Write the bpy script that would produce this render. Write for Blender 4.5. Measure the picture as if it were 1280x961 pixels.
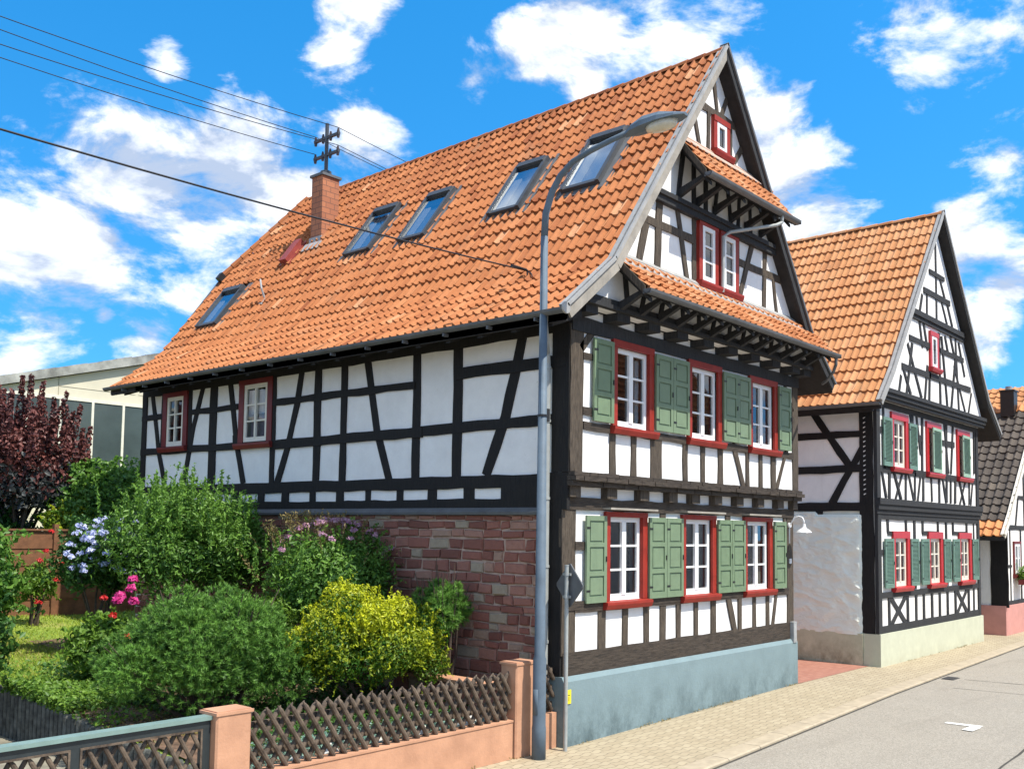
import bpy, math, random
import numpy as np
from mathutils import Vector, Matrix
random.seed(7); NR=np.random.default_rng(11)
S=bpy.context.scene; COL=S.collection
for o in list(bpy.data.objects): bpy.data.objects.remove(o)
# ------------------------------------------------------------------ camera
F_,CY_,PIT,YAW,ROL,CXW,CYW,CZW=(1224.5438,575.8016,0.0705,0.8521,0.0133,-11.3907,-8.9576,3.1251)
def cam_axes():
    fw=Vector((math.sin(YAW)*math.cos(PIT),math.cos(YAW)*math.cos(PIT),math.sin(PIT)))
    rt=Vector((math.cos(YAW),-math.sin(YAW),0)); up=rt.cross(fw)
    return math.cos(ROL)*rt+math.sin(ROL)*up, -math.sin(ROL)*rt+math.cos(ROL)*up, fw
rt,up,fw=cam_axes()
cd=bpy.data.cameras.new('camera'); cam=bpy.data.objects.new('camera',cd); COL.objects.link(cam)
M=Matrix((rt,up,-fw)).transposed().to_4x4(); M.translation=Vector((CXW,CYW,CZW)); cam.matrix_world=M
cd.sensor_width=36; cd.sensor_fit='HORIZONTAL'; cd.lens=36*F_/1280; cd.shift_y=(CY_-480.5)/1280; cd.clip_end=2000; cd.clip_start=.1
S.camera=cam; S.render.resolution_x=1024; S.render.resolution_y=768
# ------------------------------------------------------------------ light
SUND=Vector((0.06,-0.53,0.848)).normalized()
sl=bpy.data.lights.new('sun','SUN'); so=bpy.data.objects.new('sun',sl); COL.objects.link(so)
sl.energy=5.0; sl.angle=math.radians(.53); sl.color=(1,.94,.84)
so.rotation_euler=SUND.to_track_quat('Z','Y').to_euler(); so.location=(0,-20,30)
S.view_settings.view_transform='Standard'; S.view_settings.look='None'; S.view_settings.exposure=0.5; S.view_settings.gamma=1
W=bpy.data.worlds.new('World'); S.world=W; W.use_nodes=True; wt=W.node_tree; wn=wt.nodes; wl=wt.links
for n in list(wn): wn.remove(n)
def N(nt,t,**k):
    n=nt.nodes.new(t)
    for a,b in k.items():
        if a=='op': n.operation=b
        else: setattr(n,a,b)
    return n
def link(nt,a,b): nt.links.new(a,b)
def mathn(nt,op,a,b=None,c=None,clamp=False):
    n=N(nt,'ShaderNodeMath',op=op); n.use_clamp=clamp
    for i,v in enumerate((a,b,c)):
        if v is None: continue
        if isinstance(v,(int,float)): n.inputs[i].default_value=v
        else: link(nt,v,n.inputs[i])
    return n.outputs[0]
sky=N(wt,'ShaderNodeTexSky'); sky.sky_type='NISHITA'; sky.sun_disc=False
sky.sun_elevation=math.asin(SUND.z); sky.sun_rotation=math.atan2(SUND.x,SUND.y); sky.air_density=1.0; sky.dust_density=.3; sky.ozone_density=3.0
hs=N(wt,'ShaderNodeHueSaturation'); hs.inputs['Saturation'].default_value=1.38; hs.inputs['Value'].default_value=2.3; hs.inputs['Hue'].default_value=.492
link(wt,sky.outputs[0],hs.inputs['Color'])
tc=N(wt,'ShaderNodeTexCoord'); lift=N(wt,'ShaderNodeVectorMath',op='ADD'); lift.inputs[1].default_value=(0,0,.22); link(wt,tc.outputs['Generated'],lift.inputs[0]); ln=N(wt,'ShaderNodeVectorMath',op='NORMALIZE'); link(wt,lift.outputs[0],ln.inputs[0]); link(wt,ln.outputs[0],sky.inputs['Vector']); nrm=N(wt,'ShaderNodeVectorMath',op='NORMALIZE'); link(wt,tc.outputs['Generated'],nrm.inputs[0]); DIR=nrm.outputs[0]
CL=[ (0.377,0.879,0.29,0.098),(0.443,0.834,0.315,0.080),(0.506,0.788,0.335,0.062),(0.563,0.764,0.315,0.057),(0.421,0.873,0.248,0.074),(0.357,0.895,0.267,0.074),(0.491,0.828,0.271,0.074),(0.59,0.715,0.375,0.049),(0.552,0.706,0.444,0.036),(0.652,0.627,0.426,0.037),(0.603,0.707,0.369,0.045),(0.687,0.568,0.452,0.057),(0.722,0.519,0.458,0.074),(0.748,0.466,0.473,0.065),(0.728,0.542,0.42,0.049),(0.829,0.411,0.379,0.049),(0.846,0.412,0.338,0.049),(0.88,0.38,0.286,0.049),(0.858,0.261,0.441,0.065),(0.914,0.227,0.336,0.049),(0.921,0.263,0.288,0.033),(0.928,0.272,0.255,0.049),(0.95,0.252,0.185,0.037),(0.372,0.917,0.148,0.065),(0.461,0.87,0.170,0.040),(0.386,0.904,0.170,0.050),(0.428,0.883,0.194,0.016),(0.435,0.798,0.417,0.020),(0.551,0.684,0.478,0.041),(0.795,0.443,0.415,0.033),(0.944,0.237,0.23,0.037) ]
acc=None
for x,y,z,r in CL:
    d=N(wt,'ShaderNodeVectorMath',op='DISTANCE'); link(wt,DIR,d.inputs[0]); d.inputs[1].default_value=Vector((x,y,z)).normalized()
    v=mathn(wt,'MULTIPLY_ADD',d.outputs['Value'],-1.0/(r*1.45),1.0,clamp=True)
    v=mathn(wt,'POWER',v,.8)
    acc=v if acc is None else mathn(wt,'MAXIMUM',acc,v)
# everywhere else: scattered clouds for light and reflections
n0=N(wt,'ShaderNodeTexNoise'); n0.inputs['Scale'].default_value=2.2; n0.inputs['Detail'].default_value=3; link(wt,DIR,n0.inputs['Vector'])
front=N(wt,'ShaderNodeVectorMath',op='DOT_PRODUCT'); link(wt,DIR,front.inputs[0]); front.inputs[1].default_value=Vector((.75,.66,.25)).normalized()
back=mathn(wt,'LESS_THAN',front.outputs['Value'],.66)
bk=mathn(wt,'MULTIPLY',mathn(wt,'MULTIPLY_ADD',n0.outputs[0],4.0,-1.35,clamp=True),back)
acc=mathn(wt,'MAXIMUM',acc,bk)
mp=N(wt,'ShaderNodeMapping'); mp.inputs['Scale'].default_value=(1,1,1.9); link(wt,DIR,mp.inputs['Vector'])
n1=N(wt,'ShaderNodeTexNoise'); n1.inputs['Scale'].default_value=8.5; n1.inputs['Detail'].default_value=10; n1.inputs['Roughness'].default_value=.62; n1.inputs['Distortion'].default_value=.25; link(wt,mp.outputs[0],n1.inputs['Vector'])
n2=N(wt,'ShaderNodeTexNoise'); n2.inputs['Scale'].default_value=4; n2.inputs['Detail'].default_value=6; link(wt,mp.outputs[0],n2.inputs['Vector'])
dens=mathn(wt,'ADD',mathn(wt,'MULTIPLY',acc,.60),mathn(wt,'MULTIPLY_ADD',n1.outputs[0],1.75,-1.0))
rmp=N(wt,'ShaderNodeMapRange'); rmp.interpolation_type='SMOOTHSTEP'; rmp.inputs['From Min'].default_value=.12; rmp.inputs['From Max'].default_value=.44; rmp.inputs['To Max'].default_value=.95; link(wt,dens,rmp.inputs['Value'])
mp2=N(wt,'ShaderNodeMapping'); mp2.inputs['Scale'].default_value=(1,1,1.9); mp2.inputs['Location'].default_value=(-.01,-.02,.055); link(wt,DIR,mp2.inputs['Vector'])
n1b=N(wt,'ShaderNodeTexNoise'); n1b.inputs['Scale'].default_value=8.5; n1b.inputs['Detail'].default_value=5; n1b.inputs['Roughness'].default_value=.55; n1b.inputs['Distortion'].default_value=.25; link(wt,mp2.outputs[0],n1b.inputs['Vector'])
shd=mathn(wt,'MULTIPLY_ADD',mathn(wt,'SUBTRACT',n1b.outputs[0],n1.outputs[0]),-2.6,mathn(wt,'MULTIPLY_ADD',n2.outputs[0],1.0,.12))
cr=N(wt,'ShaderNodeValToRGB'); cr.color_ramp.elements[0].position=.34; cr.color_ramp.elements[0].color=(4.2,5.0,6.5,1); cr.color_ramp.elements[1].position=.76; cr.color_ramp.elements[1].color=(9.4,9.6,9.9,1); link(wt,shd,cr.inputs[0])
mx=N(wt,'ShaderNodeMix'); mx.data_type='RGBA'; link(wt,rmp.outputs[0],mx.inputs['Factor']); link(wt,hs.outputs[0],mx.inputs[6]); link(wt,cr.outputs[0],mx.inputs[7])
bg=N(wt,'ShaderNodeBackground'); bg.inputs['Strength'].default_value=.095; link(wt,mx.outputs[2],bg.inputs[0])
wo=N(wt,'ShaderNodeOutputWorld'); link(wt,bg.outputs[0],wo.inputs[0])
# ------------------------------------------------------------------ materials
MATS={}
def newmat(name):
    m=bpy.data.materials.new(name); m.use_nodes=True; nt=m.node_tree
    b=nt.nodes['Principled BSDF']; MATS[name]=m
    return m,nt,b
def noise(nt,scale,detail=4,rough=.6,vec=None,coord='Object'):
    n=N(nt,'ShaderNodeTexNoise'); n.inputs['Scale'].default_value=scale; n.inputs['Detail'].default_value=detail; n.inputs['Roughness'].default_value=rough
    if vec is None:
        g=N(nt,'ShaderNodeNewGeometry'); vec=g.outputs['Position']
    link(nt,vec,n.inputs['Vector']); return n.outputs[0]
def ramp(nt,fac,stops):
    r=N(nt,'ShaderNodeValToRGB'); e=r.color_ramp.elements
    while len(e)<len(stops): e.new(.5)
    for i,(p,c) in enumerate(stops): e[i].position=p; e[i].color=tuple(c)+(1,)
    link(nt,fac,r.inputs[0]); return r.outputs[0]
def mixc(nt,f,a,b,mode='MIX'):
    m=N(nt,'ShaderNodeMix'); m.data_type='RGBA'; m.blend_type=mode
    for s,v in ((m.inputs['Factor'],f),(m.inputs[6],a),(m.inputs[7],b)):
        if isinstance(v,(int,float)): s.default_value=v
        elif isinstance(v,tuple): s.default_value=v+(1,)
        else: link(nt,v,s)
    return m.outputs[2]
def bump(nt,b,h,strength=.3,dist=.02):
    n=N(nt,'ShaderNodeBump'); n.inputs['Strength'].default_value=strength; n.inputs['Distance'].default_value=dist
    link(nt,h,n.inputs['Height']); link(nt,n.outputs[0],b.inputs['Normal'])
def simple(name,c,rough=.6,var=.15,scale=6,bmp=.15,metal=0,spec=.4,c2=None,bs=30):
    m,nt,b=newmat(name)
    a=tuple(x*(1-var) for x in c); d=c2 if c2 else tuple(min(1,x*(1+var)) for x in c)
    n=noise(nt,scale,6,.65); link(nt,ramp(nt,n,[(.3,a),(.7,d)]),b.inputs['Base Color'])
    b.inputs['Roughness'].default_value=rough; b.inputs['Metallic'].default_value=metal; b.inputs['Specular IOR Level'].default_value=spec
    if bmp: bump(nt,b,noise(nt,bs,4),bmp,.01)
    return m
def sepz(nt):
    g=N(nt,'ShaderNodeNewGeometry'); s=N(nt,'ShaderNodeSeparateXYZ'); link(nt,g.outputs['Position'],s.inputs[0]); return s.outputs,g.outputs['Position']
def mapv(nt,vec,sc):
    m=N(nt,'ShaderNodeMapping'); m.inputs['Scale'].default_value=sc; link(nt,vec,m.inputs['Vector']); return m.outputs[0]
# plaster
m,nt,b=newmat('plaster')
n=noise(nt,1.7,6,.7); c=ramp(nt,n,[(.25,(.71,.70,.68)),(.6,(.82,.81,.785))])
sp,pos=sepz(nt); st=noise(nt,1,5,.7,vec=mapv(nt,pos,(9,9,.8))); c=mixc(nt,mathn(nt,'MULTIPLY_ADD',st,1.6,-.95,clamp=True),c,(.60,.58,.53))
vc=N(nt,'ShaderNodeTexVoronoi'); vc.feature='DISTANCE_TO_EDGE'; vc.inputs['Scale'].default_value=1.6; wv=N(nt,'ShaderNodeVectorMath',op='ADD'); nz=N(nt,'ShaderNodeTexNoise'); nz.inputs['Scale'].default_value=3; link(nt,pos,nz.inputs['Vector']); link(nt,pos,wv.inputs[0]); link(nt,nz.outputs['Color'],wv.inputs[1]); link(nt,wv.outputs[0],vc.inputs['Vector']); ck=mathn(nt,'MULTIPLY_ADD',vc.outputs['Distance'],-260,1.0,clamp=True); c=mixc(nt,mathn(nt,'MULTIPLY',ck,mathn(nt,'MULTIPLY_ADD',n,3,-1.35,clamp=True)),c,(.42,.40,.36)); n7=noise(nt,5,6,.75); c=mixc(nt,mathn(nt,'MULTIPLY_ADD',n7,4,-2.6,clamp=True),c,(.62,.60,.55))
link(nt,c,b.inputs['Base Color']); b.inputs['Roughness'].default_value=.9
bump(nt,b,mathn(nt,'ADD',noise(nt,9,6,.6),mathn(nt,'MULTIPLY',noise(nt,70,3),.25)),.35,.02)
# rough thrown plaster of the neighbour
m,nt,b=newmat('rough_plaster')
n=noise(nt,1.5,6,.7); link(nt,ramp(nt,n,[(.3,(.70,.74,.66)),(.7,(.80,.84,.76))]),b.inputs['Base Color']); b.inputs['Roughness'].default_value=.9
bump(nt,b,noise(nt,30,5,.7),.3,.02)
def timber(name,c1,c2,streak=(3,3,.35)):
    m,nt,b=newmat(name); sp,pos=sepz(nt)
    g=noise(nt,14,6,.75,vec=mapv(nt,pos,streak)); g2=noise(nt,2.0,4,.6)
    c=ramp(nt,g,[(.3,c1),(.62,c2)]); c=mixc(nt,mathn(nt,'MULTIPLY',g2,.35),c,tuple(x*.4 for x in c1))
    link(nt,c,b.inputs['Base Color']); b.inputs['Roughness'].default_value=.75; b.inputs['Specular IOR Level'].default_value=.3
    bump(nt,b,g,.6,.015)
timber('timber_weathered',(.020,.015,.011),(.125,.098,.072))
timber('timber_beam',(.015,.012,.010),(.085,.066,.05),(.35,3,3))
timber('timber_black',(.007,.007,.008),(.020,.018,.017))
timber('timber_black2',(.016,.017,.019),(.045,.046,.048))
simple('red_paint',(.27,.028,.018),.5,.2,5,.15,0,.25); simple('dark_red',(.15,.016,.013),.5,.2,5); simple('bright_red_paint',(.42,.018,.02),.4,.12,5)
simple('green_paint',(.145,.21,.12),.5,.13,7,.1)
for _k in ('green_paint',):
    m=MATS[_k]; nt=m.node_tree; b=nt.nodes['Principled BSDF']; src=b.inputs['Base Color'].links[0].from_socket; oi=N(nt,'ShaderNodeObjectInfo'); sp,pos=sepz(nt)
    c=mixc(nt,mathn(nt,'MULTIPLY',oi.outputs['Random'],.5),src,(.19,.245,.165)); st=noise(nt,1,6,.8,vec=mapv(nt,pos,(30,30,2.2))); c=mixc(nt,mathn(nt,'MULTIPLY_ADD',st,2.4,-1.3,clamp=True),c,(.085,.13,.075)); link(nt,c,b.inputs['Base Color'])
simple('green_edge',(.085,.15,.082),.5,.1); simple('grey_green_paint',(.115,.20,.155),.5,.12)
simple('light_green_paint',(.27,.40,.29),.5,.1)
simple('white_paint',(.80,.80,.78),.35,.04,8,.05); simple('cream_paint',(.72,.68,.58),.4,.05,8,.05)
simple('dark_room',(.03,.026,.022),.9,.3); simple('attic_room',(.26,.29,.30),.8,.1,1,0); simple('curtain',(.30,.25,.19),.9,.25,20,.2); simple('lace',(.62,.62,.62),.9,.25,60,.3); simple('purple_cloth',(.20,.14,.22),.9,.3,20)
simple('zinc',(.33,.325,.31),.55,.15,5,.05,.1,.3); simple('dark_zinc',(.12,.125,.13),.55,.2,4,.05,.1,.3); simple('grey_board',(.30,.275,.235),.7,.25,4,.15,0,.2)
simple('lamp_paint',(.10,.135,.17),.6,.2,3,.08,.0,.25,bs=8); simple('galvanised',(.33,.345,.33),.5,.15,6,.05,.15)
simple('anthracite',(.05,.055,.062),.4,.15); simple('black_metal',(.015,.015,.016),.45,.2); simple('white_enamel',(.8,.8,.8),.3,.03)
simple('yellow_paint',(.75,.62,.03),.45,.05); simple('black_paint',(.02,.02,.02),.5,.1)
simple('cable',(.012,.012,.014),.5,0,1,0); simple('insulator',(.045,.028,.025),.3,.2); simple('lens',(.55,.52,.42),.25,.15)
simple('salmon',(.43,.225,.135),.85,.12,2.2,.35,c2=(.54,.29,.175)); simple('fence_wood',(.055,.035,.025),.8,.5,9,.5,c2=(.16,.12,.085)); simple('gate_metal',(.025,.032,.034),.4,.2); simple('gate_rail',(.17,.25,.225),.42,.12,4)
simple('brown_fence',(.17,.075,.035),.8,.35,5,.3); simple('bark',(.07,.05,.035),.9,.4,12,.5); simple('flue_red',(.26,.045,.035),.5,.2); simple('lead',(.33,.34,.34),.5,.2,5,.2)
simple('hall_wall',(.56,.52,.40),.85,.06,1.2,.05); simple('hall_roof',(.22,.22,.20),.9,.35,1.5,.3,c2=(.42,.42,.38)); simple('hall_glass',(.055,.075,.075),.18,.35,.35,0,0,.6); simple('hall_frame',(.62,.60,.50),.6,.1)
simple('soil',(.085,.055,.035),.95,.4,8,.6,c2=(.20,.12,.075)); simple('path_stone',(.22,.20,.15),.9,.3,5,.5); simple('palisade',(.035,.038,.034),.9,.5,7,.6,c2=(.12,.125,.11))
simple('stone_white',(.62,.60,.55),.8,.3,9,.4); simple('gate_teal',(.10,.17,.20),.5,.1); simple('dark_teal',(.018,.035,.045),.45,.2); simple('mortar_wall',(.30,.27,.20),.9,.2,3)
simple('pink_plinth',(.52,.25,.22),.85,.1,3,.2); simple('concrete_kerb',(.37,.31,.22),.9,.15,6,.3); simple('dark_joint',(.06,.055,.045),.9,.2)
simple('road_paint',(.72,.71,.66),.7,.12,15,.2); simple('cast_iron',(.09,.085,.08),.6,.3,30,.4); simple('wood_soffit',(.022,.02,.019),.8,.3,8,.3)
m,nt,b=newmat('brick_clinker'); sp,pos=sepz(nt)
cmb=N(nt,'ShaderNodeCombineXYZ'); link(nt,mathn(nt,'ADD',sp[0],sp[1]),cmb.inputs[0]); link(nt,sp[2],cmb.inputs[1])
br=N(nt,'ShaderNodeTexBrick'); link(nt,cmb.outputs[0],br.inputs['Vector']); br.inputs['Scale'].default_value=1; br.inputs['Brick Width'].default_value=.25; br.inputs['Row Height'].default_value=.13; br.inputs['Mortar Size'].default_value=.008
br.inputs['Color1'].default_value=(.42,.16,.075,1); br.inputs['Color2'].default_value=(.33,.12,.06,1); br.inputs['Mortar'].default_value=(.15,.07,.045,1)
link(nt,br.outputs[0],b.inputs['Base Color']); b.inputs['Roughness'].default_value=.8
# sandstone blocks (built wall has real blocks too): tint per block
def tinted(name,stops,rough=.75,nscale=12,amp=.35,bmp=.3,bs=40,spec=.3,mossy=None,lichen=False):
    m,nt,b=newmat(name); a=N(nt,'ShaderNodeAttribute'); a.attribute_name='tint'
    c=ramp(nt,a.outputs['Fac'],stops); n=noise(nt,nscale,6,.7)
    c=mixc(nt,mathn(nt,'MULTIPLY_ADD',n,amp*2.2,-amp*.7,clamp=True),c,tuple(x*.55 for x in stops[0][1]))
    if mossy:
        n2=noise(nt,mossy[1],6,.7); c=mixc(nt,mathn(nt,'MULTIPLY_ADD',n2,4,-mossy[2],clamp=True),c,mossy[0])
    if lichen:
        sp,pos=sepz(nt); n3=noise(nt,1.0,7,.75,vec=mapv(nt,pos,(.9,2.6,.9))); c=mixc(nt,mathn(nt,'MULTIPLY_ADD',n3,5,-2.95,clamp=True),c,(.17,.11,.07))
        n4=noise(nt,26,4,.8); c=mixc(nt,mathn(nt,'MULTIPLY_ADD',n4,7,-4.7,clamp=True),c,(.40,.33,.22))
    link(nt,c,b.inputs['Base Color']); b.inputs['Roughness'].default_value=rough; b.inputs['Specular IOR Level'].default_value=spec
    if bmp: bump(nt,b,noise(nt,bs,5,.7),bmp,.02)
    return m,nt,b
tinted('sandstone',[(0,(.19,.078,.058)),(.45,(.31,.125,.092)),(.8,(.38,.19,.14)),(.93,(.38,.31,.225))],.9,16,.34,1.0,22)
simple('mortar',(.46,.33,.26),.95,.2,9,.8)
tinted('tile_orange',[(0,(.26,.080,.030)),(.5,(.43,.162,.060)),(.9,(.53,.23,.10)),(1,(.55,.30,.16))],.78,9,.34,.25,60,.2,((.30,.17,.10),1.1,2.3),True)
tinted('tile_light',[(0,(.36,.15,.06)),(.5,(.52,.24,.10)),(1,(.62,.35,.19))],.78,7,.34,.2,60,.2,((.36,.24,.12),1.3,2.3),True)
tinted('tile_dark',[(0,(.055,.045,.038)),(.5,(.095,.08,.068)),(1,(.17,.14,.11))],.8,7,.35,.3,50,.25)
tinted('tile_new',[(0,(.55,.20,.07)),(1,(.62,.28,.11))],.7,7,.2,.2)
# plinths
def plinth(name,c,dirt,z0,amt,up=None):
    m,nt,b=newmat(name); sp,pos=sepz(nt)
    n=noise(nt,2.2,6,.7); c0=ramp(nt,n,[(.3,tuple(x*.9 for x in c)),(.7,tuple(x*1.07 for x in c))])
    st=noise(nt,1,8,.75,vec=mapv(nt,pos,(2.6,2.6,2.0)))
    h=mathn(nt,'MULTIPLY_ADD',sp[2],-1/z0,1.0,clamp=True)
    f=mathn(nt,'MULTIPLY',mathn(nt,'MULTIPLY_ADD',st,3.4,-1.35,clamp=True),mathn(nt,'MULTIPLY',h,amt),clamp=True)
    link(nt,mixc(nt,f,c0,dirt),b.inputs['Base Color']); b.inputs['Roughness'].default_value=.85
    bump(nt,b,noise(nt,22,6,.7),.3,.02)
plinth('plinth_blue',(.175,.245,.262),(.065,.10,.108),.75,1.2); plinth('plinth_beige',(.50,.52,.40),(.25,.22,.14),.35,.5); plinth('plinth_dirty',(.50,.51,.37),(.18,.17,.11),.9,1.2)
# glass
m,nt,b=newmat('glass'); nt.nodes.remove(b)
fr=N(nt,'ShaderNodeFresnel'); fr.inputs[0].default_value=1.6; tr=N(nt,'ShaderNodeBsdfTransparent'); tr.inputs[0].default_value=(.8,.85,.85,1); gl=N(nt,'ShaderNodeBsdfGlossy'); gl.inputs['Roughness'].default_value=.02
ms=N(nt,'ShaderNodeMixShader'); link(nt,mathn(nt,'MULTIPLY_ADD',fr.outputs[0],1.3,.04,clamp=True),ms.inputs[0]); link(nt,tr.outputs[0],ms.inputs[1]); link(nt,gl.outputs[0],ms.inputs[2]); link(nt,ms.outputs[0],nt.nodes['Material Output'].inputs[0])
m,nt,b=newmat('roof_glass'); nt.nodes.remove(b)
fr=N(nt,'ShaderNodeFresnel'); fr.inputs[0].default_value=1.3; tr=N(nt,'ShaderNodeBsdfTransparent'); tr.inputs[0].default_value=(.85,.88,.86,1); gl=N(nt,'ShaderNodeBsdfGlossy'); gl.inputs['Roughness'].default_value=.05; gl.inputs[0].default_value=(.55,.6,.65,1)
ms=N(nt,'ShaderNodeMixShader'); link(nt,mathn(nt,'MULTIPLY_ADD',fr.outputs[0],.8,.02,clamp=True),ms.inputs[0]); link(nt,tr.outputs[0],ms.inputs[1]); link(nt,gl.outputs[0],ms.inputs[2]); link(nt,ms.outputs[0],nt.nodes['Material Output'].inputs[0])
# leaves
def leafmat(name,c1,c2,trans=.35,rough=.45):
    m,nt,b=newmat(name); a=N(nt,'ShaderNodeAttribute'); a.attribute_name='tint'
    c=ramp(nt,a.outputs['Fac'],[(0,c1),(1,c2)]); link(nt,c,b.inputs['Base Color']); b.inputs['Roughness'].default_value=rough; b.inputs['Specular IOR Level'].default_value=.35
    t=N(nt,'ShaderNodeBsdfTranslucent'); link(nt,mixc(nt,.5,c,(.35,.5,.05),'MIX') if False else c,t.inputs[0])
    ms=N(nt,'ShaderNodeMixShader'); ms.inputs[0].default_value=trans; link(nt,b.outputs[0],ms.inputs[1]); link(nt,t.outputs[0],ms.inputs[2]); link(nt,ms.outputs[0],nt.nodes['Material Output'].inputs[0])
leafmat('leaf_green',(.034,.105,.014),(.18,.34,.05)); leafmat('leaf_fresh',(.06,.14,.015),(.19,.32,.04)); leafmat('leaf_dark',(.022,.07,.014),(.085,.19,.035)); leafmat('leaf_yellow',(.045,.13,.012),(.66,.68,.025),.35)
leafmat('leaf_purple',(.065,.020,.020),(.24,.085,.07)); leafmat('leaf_greyp',(.04,.045,.045),(.11,.12,.115)); leafmat('needle',(.03,.09,.016),(.20,.40,.06),.3,.5)
leafmat('petal_pink',(.55,.03,.20),(.75,.08,.32)); leafmat('petal_red',(.5,.02,.02),(.7,.05,.05)); leafmat('petal_blue',(.36,.40,.72),(.75,.78,.92)); leafmat('petal_mauve',(.42,.20,.32),(.60,.38,.45)); leafmat('leaf_bronze',(.13,.12,.035),(.32,.24,.09)); leafmat('leaf_teal',(.12,.24,.19),(.30,.46,.38)); leafmat('grass',(.14,.24,.015),(.38,.46,.05)); leafmat('grass_dry',(.26,.24,.06),(.40,.34,.13))
# asphalt
m,nt,b=newmat('asphalt'); sp,pos=sepz(nt)
v=N(nt,'ShaderNodeTexVoronoi'); v.inputs['Scale'].default_value=70; link(nt,pos,v.inputs['Vector'])
n=noise(nt,.8,5,.6); c=ramp(nt,n,[(.3,(.235,.205,.16)),(.7,(.29,.255,.20))])
c=mixc(nt,.55,c,ramp(nt,v.outputs['Color'],[(.1,(.13,.12,.10)),(.5,(.27,.245,.205)),(.9,(.42,.385,.33))]))
n3=noise(nt,45,3,.8); c=mixc(nt,mathn(nt,'MULTIPLY_ADD',n3,2.5,-1.2,clamp=True),c,(.44,.41,.34))
n4=noise(nt,1.3,6,.75); c=mixc(nt,mathn(nt,'MULTIPLY_ADD',n4,4,-2.55,clamp=True),c,(.16,.145,.12))
n5=noise(nt,1,6,.7,vec=mapv(nt,pos,(.25,1.6,1))); c=mixc(nt,mathn(nt,'MULTIPLY_ADD',n5,3,-1.65,clamp=True),c,(.20,.175,.14))
n6=noise(nt,7,3,.6); c=mixc(nt,mathn(nt,'MULTIPLY_ADD',n6,9,-6.3,clamp=True),c,(.12,.11,.09))
link(nt,c,b.inputs['Base Color']); b.inputs['Roughness'].default_value=.9; bump(nt,b,v.outputs['Distance'],.5,.01)
# pavers
m,nt,b=newmat('pavers'); sp,pos=sepz(nt)
wav=N(nt,'ShaderNodeCombineXYZ')
link(nt,mathn(nt,'ADD',sp[0],mathn(nt,'MULTIPLY',mathn(nt,'SINE',mathn(nt,'MULTIPLY',sp[1],2*math.pi/.22)),.018)),wav.inputs[0]); link(nt,mathn(nt,'ADD',sp[1],mathn(nt,'MULTIPLY',mathn(nt,'SINE',mathn(nt,'MULTIPLY',sp[0],2*math.pi/.24)),.014)),wav.inputs[1])
br=N(nt,'ShaderNodeTexBrick'); link(nt,wav.outputs[0],br.inputs['Vector']); br.inputs['Scale'].default_value=1; br.inputs['Brick Width'].default_value=.24; br.inputs['Row Height'].default_value=.125; br.inputs['Mortar Size'].default_value=.007; br.inputs['Mortar Smooth'].default_value=.3
br.inputs['Color1'].default_value=(.335,.275,.18,1); br.inputs['Color2'].default_value=(.405,.34,.23,1); br.inputs['Mortar'].default_value=(.14,.11,.07,1); br.inputs['Bias'].default_value=0
n=noise(nt,1.4,6,.7); c=mixc(nt,mathn(nt,'MULTIPLY_ADD',n,3.2,-1.75,clamp=True),br.outputs[0],(.24,.20,.135)); n=noise(nt,60,3); c=mixc(nt,mathn(nt,'MULTIPLY',n,.3),c,(.30,.26,.18)); n=noise(nt,3.5,7,.8); c=mixc(nt,mathn(nt,'MULTIPLY_ADD',n,7,-4.5,clamp=True),c,(.13,.11,.075))
link(nt,c,b.inputs['Base Color']); b.inputs['Roughness'].default_value=.9; bump(nt,b,br.outputs['Fac'],-.5,.01)
m,nt,b=newmat('red_pavers'); sp,pos=sepz(nt)
br=N(nt,'ShaderNodeTexBrick'); link(nt,mapv(nt,pos,(1,1,0)),br.inputs['Vector']); br.inputs['Scale'].default_value=1; br.inputs['Brick Width'].default_value=.2; br.inputs['Row Height'].default_value=.1; br.inputs['Mortar Size'].default_value=.005
br.inputs['Color1'].default_value=(.30,.125,.085,1); br.inputs['Color2'].default_value=(.36,.165,.115,1); br.inputs['Mortar'].default_value=(.22,.12,.09,1); link(nt,br.outputs[0],b.inputs['Base Color']); b.inputs['Roughness'].default_value=.85
m,nt,b=newmat('lawn'); n=noise(nt,1.2,6,.7); c=ramp(nt,n,[(.3,(.13,.22,.02)),(.55,(.24,.32,.04)),(.75,(.38,.33,.12))]); link(nt,c,b.inputs['Base Color']); b.inputs['Roughness'].default_value=.95; bump(nt,b,noise(nt,50,5,.8),.8,.03)
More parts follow.
